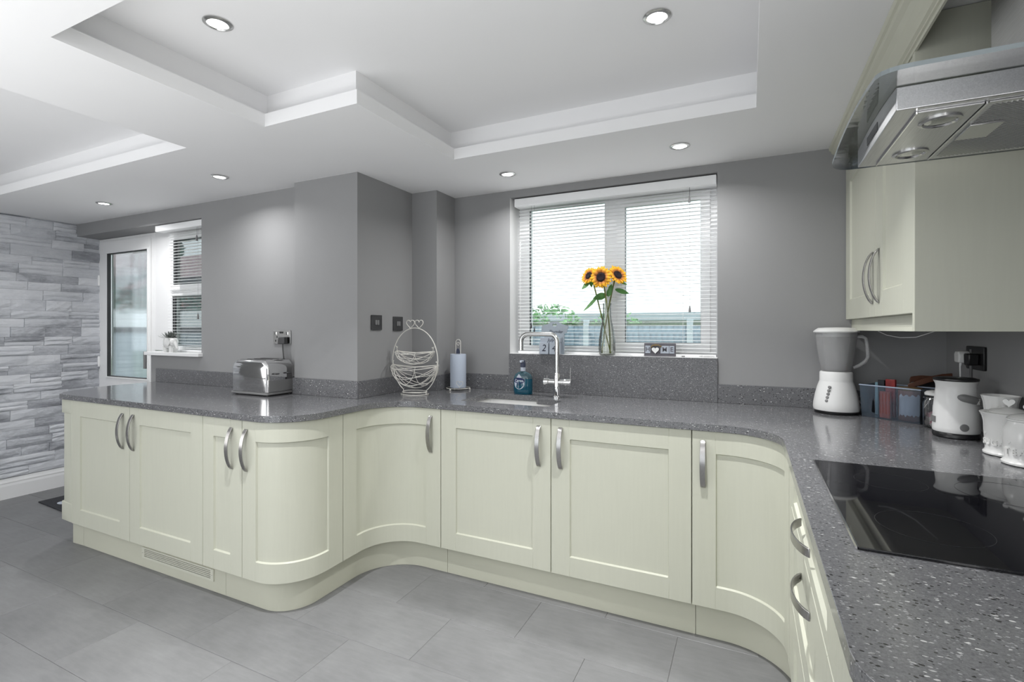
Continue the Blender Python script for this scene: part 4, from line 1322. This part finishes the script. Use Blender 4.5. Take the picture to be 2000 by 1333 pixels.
# elephant planter on the side window sill
px_, py_, pz_ = -3.812, 2.206, 1.1312
t = thing('elephant_planter', 'white ceramic elephant-shaped planter on the side window sill', 'planter', (px_, py_, pz_))
lathe('body', [(.030, .026), (.052, .034), (.062, .055), (.062, .080), (.055, .104), (.052, .104), (.052, .094), (.002, .094)], M['ceramic'], (px_, py_, pz_), t, n=32, sx=1.0, sy=.62)
for dx, dy in ((-.034, -.012), (.030, -.012), (-.034, .012), (.030, .012)):
    lathe('leg', [(.016, .0003), (.017, .012), (.018, .045)], M['ceramic'], (px_ + dx, py_ + dy, pz_), t, n=16)
hd = lathe('head', [(.002, -.030), (.020, -.024), (.029, -.006), (.029, .010), (.018, .026), (.002, .031)], M['ceramic'], (px_ + .052, py_ - .008, pz_ + .074), t, n=20)
tube('trunk', [(px_ + .070, py_ - .010, pz_ + .075), (px_ + .088, py_ - .012, pz_ + .055), (px_ + .096, py_ - .012, pz_ + .036), (px_ + .104, py_ - .012, pz_ + .026)], [.014, .011, .008, .006], M['ceramic'], hd, n=12)
for s_ in (-1, 1):
    prism('ear', [(px_ + .030 + .022 * cos(radians(a)), pz_ + .074 + .028 * sin(radians(a))) for a in range(0, 360, 24)], py_ - .008 + s_ * .029 - .002, py_ - .008 + s_ * .029 + .002, M['ceramic'], hd, axis='y', bevel=.001)
M['succ'] = plain('grey_succulent_leaf', (.15, .165, .15), .5, var=.2, vscale=40)
t = thing('succulent', 'spiky grey-green succulent growing in the elephant planter', 'plant', (px_, py_, pz_ + .094))
lathe('soil', [(.051, .0945), (.030, .099), (.002, .100)], M['dark'], (px_, py_, pz_), t, n=24, sy=.62)
rr = random.Random(5)
for i in range(34):
    a = i * 2.399; e = radians(80 - 66 * (i / 33) ** .8)
    L = .052 + .034 * (i / 33) + rr.uniform(-.006, .006)
    b_ = Vector((px_ + .012 * cos(a) * (i / 33), py_ + .008 * sin(a) * (i / 33), pz_ + .097))
    tp = b_ + Vector((cos(a) * cos(e), sin(a) * cos(e) * .7, sin(e))) * L
    leaf_mesh('leaf', b_, tp, .0068, (-sin(a), cos(a), .01), M['succ'], t, curl=.25)

# ------------------------------------------------------------------ blender
bx_, by_ = .366, 2.742
t = thing('blender', 'white blender with a cloudy jug in the corner right of the window', 'blender', (bx_, by_, WT))
lathe('foot_ring', [(.086, .0004), (.088, .003), (.088, .010), (.085, .012)], M['black'], (bx_, by_, WT), t, n=40)
lathe('base', [(.086, .0125), (.091, .016), (.093, .026), (.091, .05), (.085, .085), (.075, .125), (.068, .145), (.067, .148), (.0665, .150), (.066, .188), (.063, .192), (.060, .193)], M['white'], (bx_, by_, WT), t, n=44)
lathe('seam', [(.0932, .0135), (.0940, .0148), (.0932, .016)], M['midgrey'], (bx_, by_, WT), t, n=44, caps=False)
for k in range(5):
    z = .062 + k * .0155; rad_ = .0925 - .0105 * ((z - .02) / .125) ** 1.3 * 1.6
    a = radians(-122 + k * 1.5)
    c = Vector((bx_ + rad_ * cos(a), by_ + rad_ * sin(a), WT + z))
    o = lathe('button', [(.0066, -.003), (.0066, .0015), (.005, .0032), (.001, .0036)], M['midgrey'], (0, 0, 0), None, n=18)
    nrm = Vector((cos(a), sin(a), .28)).normalized()
    o.data.transform(Matrix.Translation(c) @ nrm.to_track_quat('Z', 'Y').to_matrix().to_4x4()); o.parent = t; o.location = -world_loc(t)
jg = lathe('jug', [(.057, .1935), (.060, .200), (.068, .24), (.076, .30), (.081, .345), (.083, .372), (.0815, .372), (.0795, .345), (.0745, .30), (.0665, .24), (.058, .202), (.002, .198)], M['jug_plastic'], (bx_, by_, WT), t, n=44, caps=True)
hp = [(bx_ + .078, by_ - .012, WT + .352), (bx_ + .098, by_ - .014, WT + .356), (bx_ + .112, by_ - .016, WT + .346), (bx_ + .116, by_ - .017, WT + .32), (bx_ + .119, by_ - .018, WT + .262), (bx_ + .110, by_ - .017, WT + .243), (bx_ + .088, by_ - .014, WT + .224), (bx_ + .066, by_ - .010, WT + .212)]
tube('handle', hp, .0075, M['jug_plastic'], jg, n=10)
lathe('lid', [(.080, .355), (.0805, .374), (.091, .3745), (.092, .379), (.082, .388), (.072, .395), (.040, .397), (.002, .398)], M['white'], (bx_, by_, WT), t, n=44)
tag(tube('power_cord', [(bx_ + .085, by_ - .01, WT + .065), (bx_ + .100, by_ + .01, WT + .045), (bx_ + .098, by_ + .03, WT + .012), (bx_ + .094, by_ + .05, WT + .004), (bx_ + .085, by_ + .075, WT + .0035)], .0025, M['white_cord'], t), None)

# ------------------------------------------------------------------ translucent storage basket with packets
A = Vector((.458, 2.690)); B_ = Vector((.628, 2.548)); U = (B_ - A).normalized(); Nn = Vector((-U.y, U.x))
if Nn.y < 0: Nn = -Nn
Lb = (B_ - A).length; Db = .115
ctr = A + U * Lb / 2 + Nn * Db / 2
def bw(u, v, z): 
    p = A + U * u + Nn * v
    return (p.x, p.y, WT + z)
t = thing('storage_basket', 'translucent blue plastic storage basket of packets between blender and glass jar', 'basket', (ctr.x, ctr.y, WT))
def wall_panel(name, p0, p1, zb, zt, flare, holes=()):
    """upright slotted wall between two plan points (u,v), leaning outwards"""
    a, b = Vector(p0), Vector(p1); d = (b - a); L = d.length; d.normalize(); nrm = Vector((d.y, -d.x))
    loops = [[(0, zb), (L, zb), (L + flare, zt), (-flare, zt)]] + [list(h) for h in holes]
    tris = tessellate_polygon([[Vector((x, y, 0)) for x, y in l] for l in loops])
    flat = [p for l in loops for p in l]; n = len(flat); V = []
    for th in (0, .0018):
        for x, z in flat:
            q = a + d * x + nrm * (flare * (z - zb) / (zt - zb) + th)
            V.append(bw(q.x, q.y, z))
    Fc = [tuple(q) for q in tris] + [tuple(i + n for i in q)[::-1] for q in tris]
    s = 0
    for l in loops:
        for i in range(len(l)):
            j = (i + 1) % len(l); Fc.append((s + i, s + j, s + j + n, s + i + n))
        s += len(l)
    return add(name, V, Fc, M['blue_plastic'], t)
hl = [[(.040, .022), (.056, .022), (.053, .072), (.049, .086), (.045, .072)]]
for i in range(7):
    x = .073 + i * .0125
    hl.append([(x, .024), (x + .003, .024), (x + .003, .066), (x, .066)])
    hl.append([(x, .076), (x + .003, .076), (x + .003, .112), (x, .112)])
wall_panel('front_wall', (0, 0), (Lb, 0), .001, .140, .006, hl)
wall_panel('side_wall', (Lb, 0), (Lb, Db), .001, .140, .006)
wall_panel('back_wall', (Lb, Db), (0, Db), .001, .140, .006)
wall_panel('side_wall', (0, Db), (0, 0), .001, .140, .006)
V = [bw(0, 0, .0006), bw(Lb, 0, .0006), bw(Lb, Db, .0006), bw(0, Db, .0006)]; V += [(a, b, c + .002) for a, b, c in V]
add('bottom', V, [(3, 2, 1, 0), (4, 5, 6, 7)] + [(i, (i + 1) % 4, (i + 1) % 4 + 4, i + 4) for i in range(4)], M['blue_plastic'], t)
f = .0075
rim = [bw(-f, -f, .141), bw(Lb + f, -f, .141), bw(Lb + f, Db + f, .141), bw(-f, Db + f, .141)]
M['blue_rim'] = plain('pale_blue_rim', (.34, .40, .50), .3, var=.03)
tube('rim', rim, .0028, M['blue_rim'], t, n=8, closed=True)
def basket_box(name, label, u0, u1, v0, v1, z0, z1, m, cat='packet', group=None):
    V = [bw(u, v, z) for z in (z0, z1) for u, v in ((u0, v0), (u1, v0), (u1, v1), (u0, v1))]
    o = add(name, V, [(3, 2, 1, 0), (4, 5, 6, 7)] + [(i, (i + 1) % 4, (i + 1) % 4 + 4, i + 4) for i in range(4)], m, bevel=.002)
    return tag(o, label, cat, group)
M['red_pack'] = plain('dark_red_foil', (.20, .018, .018), .3, var=.3, vscale=30)
M['navy_pack'] = plain('black_packet', (.012, .014, .02), .35, var=.3)
M['teal_pack'] = plain('pale_blue_packet', (.20, .34, .40), .4, var=.2)
M['orange_pack'] = plain('red_orange_packet', (.42, .08, .05), .4, var=.2)
basket_box('snack_packet', 'dark red foil snack packet sticking up from the blue basket', .070, .108, .045, .058, .004, .170, M['red_pack'])
basket_box('snack_packet', 'black packet with a pale corner at the left of the blue basket', .036, .062, .050, .064, .004, .163, M['navy_pack'])
basket_box('snack_packet', 'orange-red packet behind the slots of the blue basket', .066, .108, .008, .020, .004, .118, M['orange_pack'])
basket_box('snack_packet', 'pale blue packet standing low behind the dark red one', .012, .060, .072, .088, .004, .150, M['teal_pack'])
M['tin_brown'] = plain('brown_tin', (.16, .075, .060), .35, var=.1, vscale=20)
M['gold'] = plain('gold_lid', (.45, .30, .12), .25, .8, var=.05)
c = A + U * .160 + Nn * .056
o = thing('coffee_tin', 'brown tin with a gold lid and white label inside the blue basket', 'tin', (c.x, c.y, WT + .003))
lathe('tin', [(.040, .0035), (.041, .006), (.041, .128), (.040, .130)], M['tin_brown'], (c.x, c.y, WT), o, n=32)
lathe('lid', [(.0415, .130), (.0425, .132), (.0425, .140), (.040, .142), (.001, .142)], M['gold'], (c.x, c.y, WT), o, n=32)
n = 14; V = []
for i in range(n + 1):
    a = radians(-165 + 110 * i / n) 
    for rr_ in (.0413, .0418):
        for z in (.018 + .012 * abs(sin(i * 1.9)), .118 - .012 * abs(cos(i * 2.3))):
            V.append((c.x + rr_ * cos(a), c.y + rr_ * sin(a), WT + z))
Fc = []
for i in range(n):
    a = i * 4
    Fc += [(a, a + 4, a + 5, a + 1), (a + 2, a + 3, a + 7, a + 6), (a, a + 2, a + 6, a + 4), (a + 1, a + 5, a + 7, a + 3)]
Fc += [(0, 1, 3, 2), (n * 4, n * 4 + 2, n * 4 + 3, n * 4 + 1)]
add('label', V, Fc, M['label_white'], o)

# ------------------------------------------------------------------ clip-top glass jar
jx, jy = .676, 2.494
t = thing('glass_jar', 'clip-top glass jar half filled with pink and white sweets, behind the white kettle', 'jar', (jx, jy, WT))
lathe('glass', [(.044, .0006), (.049, .004), (.050, .02), (.050, .095), (.044, .112), (.041, .120), (.043, .126), (.040, .126), (.038, .120), (.041, .112), (.047, .094), (.047, .02), (.044, .006), (.002, .005)], M['jar_glass'], (jx, jy, WT), t, n=36)
lathe('lid', [(.040, .1275), (.045, .129), (.045, .137), (.038, .144), (.02, .148), (.001, .149)], M['ceramic'], (jx, jy, WT), t, n=32)
wr2 = [(jx + .0475 * cos(a), jy + .0475 * sin(a), WT + .1185) for a in [2 * pi * i / 30 for i in range(30)]]
tubes('clip_wire', [(wr2, .0014, 6, True),
    ([(jx - .040, jy - .026, WT + .119), (jx - .052, jy - .034, WT + .106), (jx - .054, jy - .036, WT + .088), (jx - .046, jy - .044, WT + .078)], .0014, 6, False),
    ([(jx - .034, jy - .034, WT + .122), (jx - .044, jy - .044, WT + .104), (jx - .058, jy - .040, WT + .080)], .0014, 6, False)], M['chrome'], t)
M['pink'] = plain('pink_sweet', (.62, .28, .36), .6, var=.1)
M['sweet'] = plain('white_sweet', (.72, .66, .64), .6, var=.05)
rr = random.Random(11)
for m_, nm, lb_ in ((M['pink'], 'pink_sweets', 'pink mini marshmallows inside the clip-top jar'), (M['sweet'], 'white_sweets', 'white mini marshmallows inside the clip-top jar')):
    V, Fc = [], []
    for k in range(46):
        a = rr.uniform(0, 2 * pi); r_ = .038 * sqrt(rr.uniform(.1, 1)); z = .012 + rr.uniform(0, .040)
        c = Vector((jx + r_ * cos(a), jy + r_ * sin(a), WT + z)); n0 = len(V)
        q = Matrix.Rotation(rr.uniform(0, pi), 3, Vector((rr.uniform(-1, 1), rr.uniform(-1, 1), rr.uniform(.1, 1))).normalized())
        for z_ in (-.006, .006):
            for i in range(8):
                b_ = 2 * pi * i / 8; V.append(c + q @ Vector((.0062 * cos(b_), .0062 * sin(b_), z_)))
        Fc += [tuple(range(n0, n0 + 8))[::-1], tuple(range(n0 + 8, n0 + 16))] + [(n0 + i, n0 + (i + 1) % 8, n0 + (i + 1) % 8 + 8, n0 + i + 8) for i in range(8)]
    tag(add(nm, V, Fc, m_, smooth=True), lb_, 'sweets', kind='stuff')

# ------------------------------------------------------------------ black bag with brown handles behind
M['leather'] = plain('brown_leather', (.10, .038, .020), .45, var=.2, vscale=40)
M['bag'] = plain('black_fabric', (.008, .008, .010), .7, var=.2)
gx_, gy_ = .715, 2.745
t = thing('bag', 'small black bag with brown leather handles in the corner behind the glass jar', 'bag', (gx_, gy_, WT))
lathe('body', [(.060, .0006), (.075, .01), (.083, .06), (.080, .11), (.066, .145), (.040, .166), (.002, .172)], M['bag'], (gx_, gy_, WT), t, n=32, sy=.80, sx=.92)
def strap(pts, w_, m, parent):
    V, Fc = [], []
    for p in pts:
        p = Vector(p)
        for dz, dy in ((0, 0), (w_, 0), (w_, .006), (0, .006)): V.append((p.x, p.y + dy, p.z + dz))
    for i in range(len(pts) - 1):
        for k in range(4): Fc.append((i * 4 + k, i * 4 + (k + 1) % 4, i * 4 + 4 + (k + 1) % 4, i * 4 + 4 + k))
    Fc += [(0, 1, 2, 3), tuple(len(V) - 1 - k for k in range(4))]
    return add('handle', V, Fc, m, parent, bevel=.002)
strap([(gx_ - .095, gy_ - .07, WT + .128), (gx_ - .06, gy_ - .075, WT + .146), (gx_ - .02, gy_ - .078, WT + .164), (gx_ + .02, gy_ - .075, WT + .176), (gx_ + .055, gy_ - .07, WT + .180)], .024, M['leather'], t)
strap([(gx_ - .080, gy_ - .03, WT + .146), (gx_ - .075, gy_ - .03, WT + .158), (gx_ - .04, gy_ - .03, WT + .164), (gx_ + .01, gy_ - .03, WT + .162)], .024, M['leather'], t)

# ------------------------------------------------------------------ white soup maker / kettle
kx, ky = .676, 2.318
t = thing('soup_maker', 'white jug kettle with black lid and base and a grey swivel handle', 'kettle', (kx, ky, WT))
lathe('base', [(.062, .0005), (.066, .003), (.066, .014), (.062, .019)], M['black'], (kx, ky, WT), t, n=40)
lathe('body', [(.0645, .0195), (.0665, .023), (.0665, .035), (.064, .10), (.0585, .160), (.0565, .178), (.0575, .190), (.063, .2015), (.062, .203)], M['white'], (kx, ky, WT), t, n=44)
lathe('lid', [(.0625, .2033), (.0645, .206), (.064, .211), (.055, .214), (.002, .216)], M['black'], (kx, ky, WT), t, n=40)
vd = Vector((-kx, -ky, 0)).normalized(); rt_ = Vector((-vd.y, vd.x, 0))   # towards the viewer, and to its right
def onk(ang, z, rad__):
    d = (vd * cos(radians(ang)) + rt_ * sin(radians(ang)))
    return Vector((kx, ky, WT + z)) + d * rad__, d
hpts = []
for i in range(13):
    a = 4 + i * 4.6; z = .152 - i * .0013
    p, d = onk(a, z, .0635 + .003); hpts.append(p)
tube('handle', hpts, [.004, .009, .0118, .013] + [.0135] * 7 + [.012, .008], M['midgrey'], t, n=16)
p, d = onk(56, .136, .076)
o = lathe('pivot', [(.0135, -.008), (.0135, .006), (.012, .0075), (.001, .008)], M['satin_chrome'], (0, 0, 0), None, n=24)
o.data.transform(Matrix.Translation(p) @ d.to_track_quat('Z', 'Y').to_matrix().to_4x4()); o.parent = t; o.location = -world_loc(t)
p, d = onk(20, .043, .0655)
o = lathe('button', [(.0130, -.003), (.0130, .0020), (.0115, .0028), (.001, .003)], M['midgrey'], (0, 0, 0), None, n=28)
o.data.transform(Matrix.Translation(p) @ d.to_track_quat('Z', 'Y').to_matrix().to_4x4()); o.parent = t; o.location = -world_loc(t)
p, d = onk(-66, .062, .0652)
o = add('badge', *boxdata(-.011, .011, -.011, .011, 0, .0025), M['midgrey'])
o.data.transform(Matrix.Translation(p) @ d.to_track_quat('Z', 'Y').to_matrix().to_4x4()); o.parent = t; o.location = -world_loc(t)

# ------------------------------------------------------------------ right-wall socket and plugs
t = thing('socket', 'black double socket plate on the right wall above the white canisters', 'socket', (XR, 2.50, 1.19))
prism('plate', rrect(2.432, 2.600, 1.142, 1.232, .004, 3), XR - .010, XR - .0003, M['black'], t, axis='x', bevel=.002)
for y in (2.546, 2.556):
    box('rocker', XR - .0125, XR - .010, y - .0025, y + .0025, 1.205, 1.220, M['midgrey'], t)
t = thing('plug', 'white plug in the black socket on the right wall', 'plug', (XR - .02, 2.572, 1.18))
prism('body', [(2.550, 1.165), (2.598, 1.165), (2.602, 1.200), (2.590, 1.212), (2.560, 1.212), (2.548, 1.200)], XR - .048, XR - .0105, M['white'], t, axis='x', bevel=.005)
tube('cord', [(XR - .034, 2.572, 1.166), (XR - .036, 2.572, 1.150), (XR - .036, 2.57, 1.10), (XR - .03, 2.56, 1.0), (XR - .03, 2.54, WT + .004)], [.0055, .0035, .0028, .0028, .0028], M['white_cord'], t, n=8)
t = thing('plug', 'black plug in the black socket on the right wall', 'plug', (XR - .02, 2.49, 1.18))
prism('body', [(2.468, 1.160), (2.512, 1.160), (2.516, 1.205), (2.464, 1.205)], XR - .044, XR - .0105, M['black'], t, axis='x', bevel=.005)
tube('cord', [(XR - .030, 2.485, 1.162), (XR - .030, 2.485, 1.135), (XR - .030, 2.478, 1.07), (XR - .026, 2.46, 1.0), (XR - .024, 2.43, WT + .004)], [.006, .0045, .0032, .0032, .0032], M['cord'], t, n=8)

# ------------------------------------------------------------------ white canisters
def canister(label, x, y, word, flare=False):
    t = thing('canister', label, 'canister', (x, y, WT), 'white lettered canisters')
    pf = [(.054, .0005), (.060, .003), (.0605, .008), (.055, .014), (.053, .020), (.0565, .05), (.058, .075), (.0555, .100), (.048, .120), (.046, .124), (.050, .128), (.0495, .131)]
    if flare:
        pf = [(.054, .0005), (.060, .003), (.0605, .008), (.0555, .014), (.0545, .020), (.0565, .05), (.058, .075), (.0585, .100), (.062, .118), (.068, .130), (.067, .1315), (.056, .127), (.0495, .1305)]
    lathe('body', pf, M['ceramic'], (x, y, WT), t, n=44)
    l = lathe('lid', [(.047, .1315), (.048, .134), (.040, .140), (.020, .146), (.010, .147), (.001, .1475)], M['ceramic'], (x, y, WT), t, n=40)
    dirv = Vector((-x, -y, 0)).normalized()
    hrt = prism('knob', [(a * .015, .163 + b * .015) for a, b in heart(28)], -.006, .006, M['ceramic'], None, axis='y', bevel=.003)
    ang = atan2(dirv.x, -dirv.y)
    hrt.data.transform(Matrix.Translation((x, y, WT)) @ Matrix.Rotation(ang, 4, 'Z')); hrt.parent = l; hrt.location = -world_loc(l)
    # raised letters, wrapped one by one
    n = len(word)
    for i, ch in enumerate(word):
        a = radians(-34 + (i - (n - 1) / 2) * 19)
        base = atan2(dirv.y, dirv.x)
        d = Vector((cos(base + a), sin(base + a), 0))
        text_mesh('letter', ch, .025, M['ceramic'], face_matrix(Vector((x, y, WT + .040)) + d * .0565, d), t, extrude=.0026, bold=.0007)
    a = base + radians(-34 - (n - 1) / 2 * 19 + 6); d = Vector((cos(a), sin(a), 0))
    h2 = prism('relief_heart', [(p_ * .006, q_ * .006) for p_, q_ in heart(20)], -.0012, .0014, M['ceramic'], None, axis='z')
    h2.data.transform(face_matrix(Vector((x, y, WT + .066)) + d * .0575, d)); h2.parent = t; h2.location = -world_loc(t)
    return t
canister('white ceramic canister with heart knob lettered SUGAR', .724, 2.046, 'SUGAR', True)
canister('white ceramic canister lettered TEA nearest the hob', .724, 1.918, 'TEA')
fx_, fy_ = .744, 2.160
t = thing('fluted_pot', 'white fluted ceramic pot behind the canisters', 'pot', (fx_, fy_, WT))
V, Fc = [], []; prof = [(.029, .0005), (.031, .01), (.036, .09), (.042, .150), (.049, .172), (.047, .172), (.040, .150), (.032, .09), (.027, .02), (.002, .018)]
n = 60
for r_, z in prof:
    for i in range(n):
        a = 2 * pi * i / n; q = r_ + (.0014 * cos(a * 15) if .005 < z < .155 and r_ > .0305 else 0)
        V.append((fx_ + q * cos(a), fy_ + q * sin(a), WT + z))
for j in range(len(prof) - 1):
    for i in range(n): Fc.append((j * n + i, j * n + (i + 1) % n, (j + 1) * n + (i + 1) % n, (j + 1) * n + i))
Fc += [tuple(range(n))[::-1], tuple(range((len(prof) - 1) * n, len(prof) * n))]
add('body', V, Fc, M['ceramic'], t, smooth=True)

# ------------------------------------------------------------------ door mat by the stone wall
M['mat'] = plain('charcoal_mat', (.035, .036, .042), .95, var=.3, vscale=120, bump=.6, bscale=300)
o = thing('doormat', 'charcoal doormat with pale paw-like prints between the stone wall and the peninsula', 'mat', (-4.5, 1.9, .0005))
prism('pile', [(-4.80, 1.835), (-4.20, 1.80), (-4.16, 2.32), (-4.78, 2.35)], .0008, .009, M['mat'], o, bevel=.002)
for cx2, cy2 in ((-4.60, 1.90), (-4.45, 1.93), (-4.52, 2.05), (-4.36, 2.06)):
    prism('print', [(cx2 + .045 * cos(radians(a)), cy2 + .030 * sin(radians(a))) for a in range(0, 360, 24)], .0092, .0098, M['label_white'], o)

# ------------------------------------------------------------------ outside
M['grass'] = plain('lawn', (.10, .17, .05), .95, var=.4, vscale=4)
M['fence'] = plain('weathered_fence_board', (.27, .33, .40), .85, var=.25, vscale=9)
M['concrete'] = plain('concrete_post', (.50, .54, .58), .9, var=.06)
M['moss'] = plain('mossy_rail', (.10, .14, .08), .9, var=.3, vscale=12)
M['roof_pale'] = plain('pale_flat_roof', (.42, .46, .50), .8, var=.05)
M['tiles'] = plain('red_roof_tiles', (.50, .36, .36), .85, var=.2, vscale=10)
M['brick'] = plain('red_brick_wall', (.30, .10, .07), .9, var=.2, vscale=25)
M['render'] = plain('white_render', (.70, .70, .72), .9, var=.03)
M['foliage'] = plain('foliage', (.20, .42, .16), .8, var=.45, vscale=5)
tag(box('lawn', -40, 20, 3.3, 40, -.25, -.15, M['grass']), 'green lawn outside the kitchen window', 'lawn', kind='stuff')
f = thing('garden_fence', 'weathered blue-grey boarded fence across the garden outside the kitchen window', 'fence', (-2, 9, -.15))
bm_me = None
rr = random.Random(2); x = -7.5; k = 0
variants = []
for v_ in range(4):
    v, fc = boxdata(0, .112, 0, .016, 0, 1)
    me = bpy.data.meshes.new('fence_board'); me.from_pydata(v, [], fc); me.materials.append(M['fence']); variants.append(me)
while x < 3.8:
    o = bpy.data.objects.new('fence_board', variants[k % 4]); o.parent = f; COL.objects.link(o)
    o.location = Vector((x, 8.985 + .012 * (k % 2), -.14)) - Vector(f.location); o.scale = (1, 1, 1.50 + rr.uniform(-.006, .006))
    x += .100; k += 1
box('top_rail', -7.5, 3.9, 8.975, 9.02, 1.365, 1.405, M['moss'], f)
for x in (-6.4, -4.57, -2.74, -.91, .92, 2.75):
    o = box('fence_post', x - .05, x + .05, 8.93, 9.03, -.149, 1.47, M['concrete'], f, bevel=.01)
t = thing('outbuilding', 'low pale flat-roofed outbuilding beyond the garden fence', 'building', (-1, 16, -.15))
box('wall', -6.5, 4.5, 15.2, 18, -.149, 1.55, M['render'], t)
box('roof', -6.9, 5.0, 14.9, 18.3, 1.5505, 1.78, M['roof_pale'], t)
def tree(label, x, y, z0, h, r, seed, n=260, trunk=True):
    t = thing('bushy_tree', label, 'tree', (x, y, z0), 'trees beyond the fence')
    tube('trunk', [(x, y, z0), (x + .03, y, z0 + h * .5), (x, y + .02, z0 + h * .8)], [.06, .045, .02], M['stem'], t, n=8)
    rr = random.Random(seed); V, Fc = [], []
    for k in range(n):
        a = rr.uniform(0, 2 * pi); e = rr.uniform(-1, 1); q = rr.uniform(.55, 1) ** .5
        c = Vector((x + r * q * cos(a) * sqrt(1 - e * e), y + r * .8 * q * sin(a) * sqrt(1 - e * e), z0 + h - r * .55 + r * .65 * e * q))
        R_ = Matrix.Rotation(rr.uniform(0, 6.28), 3, Vector((rr.uniform(-1, 1), rr.uniform(-1, 1), rr.uniform(-1, 1))).normalized())
        s_ = r * rr.uniform(.07, .12); n0 = len(V)
        for p in ((-1, 0, 0), (0, -.5, .1), (1, 0, 0), (0, .5, .1), (0, 0, .35)): V.append(c + R_ @ (Vector(p) * s_))
        Fc += [(n0, n0 + 1, n0 + 4), (n0 + 1, n0 + 2, n0 + 4), (n0 + 2, n0 + 3, n0 + 4), (n0 + 3, n0, n0 + 4), (n0, n0 + 3, n0 + 2, n0 + 1)]
    o = add('foliage', V, Fc, M['foliage'], t); o['kind'] = 'stuff'
    return t
tree('round green tree beyond the fence at the left of the kitchen window', -4.95, 12.6, -.149, 2.05, .95, 4, 420)
tree('smaller green tree just right of the round tree beyond the fence', -3.3, 13.6, -.149, 1.85, .75, 9, 260)
# beyond the back door: pale fence, hedge and a bungalow
f = thing('side_fence', 'pale close-boarded fence with a white capping rail outside the back door', 'fence', (-9, 5.2, -.15))
me = None
v, fc = boxdata(0, .142, 0, .018, 0, 1.38)
me = bpy.data.meshes.new('fence_board'); me.from_pydata(v, [], fc); me.materials.append(M['concrete'])
for k in range(60):
    o = bpy.data.objects.new('fence_board', me); o.parent = f; COL.objects.link(o)
    o.location = Vector((-14.5 + k * .145, 5.2 + .008 * (k % 2), -.14)) - Vector(f.location)
box('capping_rail', -14.6, -5.75, 5.12, 5.26, 1.33, 1.60, M['gloss_white'], f)
box('dark_strip', -14.6, -5.75, 5.17, 5.24, 1.241, 1.3295, M['dark'], f)  # dark strip directly below the white capping
box('gravel_board', -14.6, -5.75, 5.16, 5.19, .02, .30, M['concrete'], f)
M['hedge'] = plain('hedge_leaves', (.09, .20, .15), .85, var=.5, vscale=9)
h = thing('hedge', 'clipped green hedge behind the pale side fence', 'hedge', (-11, 7, -.15))
V, Fc = [], []; rr = random.Random(8)
for k in range(2600):
    c = Vector((rr.uniform(-17, -9.3), rr.uniform(6.7, 7.3), rr.uniform(.0, 2.15))); s_ = rr.uniform(.07, .12)
    R_ = Matrix.Rotation(rr.uniform(0, 6.28), 3, Vector((rr.uniform(-1, 1), rr.uniform(-1, 1), rr.uniform(-1, 1))).normalized()); n0 = len(V)
    for p in ((-1, 0, 0), (0, -.6, .1), (1, 0, 0), (0, .6, .1), (0, 0, .35)): V.append(c + R_ @ (Vector(p) * s_))
    Fc += [(n0, n0 + 1, n0 + 4), (n0 + 1, n0 + 2, n0 + 4), (n0 + 2, n0 + 3, n0 + 4), (n0 + 3, n0, n0 + 4), (n0, n0 + 3, n0 + 2, n0 + 1)]
add('foliage', V, Fc, M['hedge'], h)['kind'] = 'stuff'
t = thing('bungalow', 'red brick bungalow with a red tiled roof seen through the side window and back door', 'building', (-16, 11, -.15))
box('wall', -24, -12.6, 10, 14, -.149, 2.6, M['brick'], t)
box('fascia', -24.4, -12.2, 9.62, 9.70, 2.45, 2.90, M['dark'], t)
prism('roof', [(9.60, 2.901), (12.0, 4.15), (14.4, 2.901)], -24.4, -12.2, M['tiles'], t, axis='x')
box('window', -15.2, -13.8, 9.93, 9.998, 1.0, 2.0, M['dark'], t)

c_ = thing('conifer_row', 'dark evergreen trees behind the bungalow, seen at the top of the back door glass', 'trees', (-29, 15, -.149))
c_['kind'] = 'stuff'
V, Fc = [], []; rr = random.Random(12)
for k in range(1800):
    c = Vector((rr.uniform(-36, -25.5), rr.uniform(14.6, 15.6), rr.uniform(.3, 6.4))); s_ = rr.uniform(.25, .4)
    R_ = Matrix.Rotation(rr.uniform(0, 6.28), 3, Vector((rr.uniform(-1, 1), rr.uniform(-1, 1), rr.uniform(-1, 1))).normalized()); n0 = len(V)
    for p in ((-1, 0, 0), (0, -.6, .1), (1, 0, 0), (0, .6, .1), (0, 0, .35)): V.append(c + R_ @ (Vector(p) * s_))
    Fc += [(n0, n0 + 1, n0 + 4), (n0 + 1, n0 + 2, n0 + 4), (n0 + 2, n0 + 3, n0 + 4), (n0 + 3, n0, n0 + 4), (n0, n0 + 3, n0 + 2, n0 + 1)]
add('foliage', V, Fc, M['hedge'], c_)['kind'] = 'stuff'
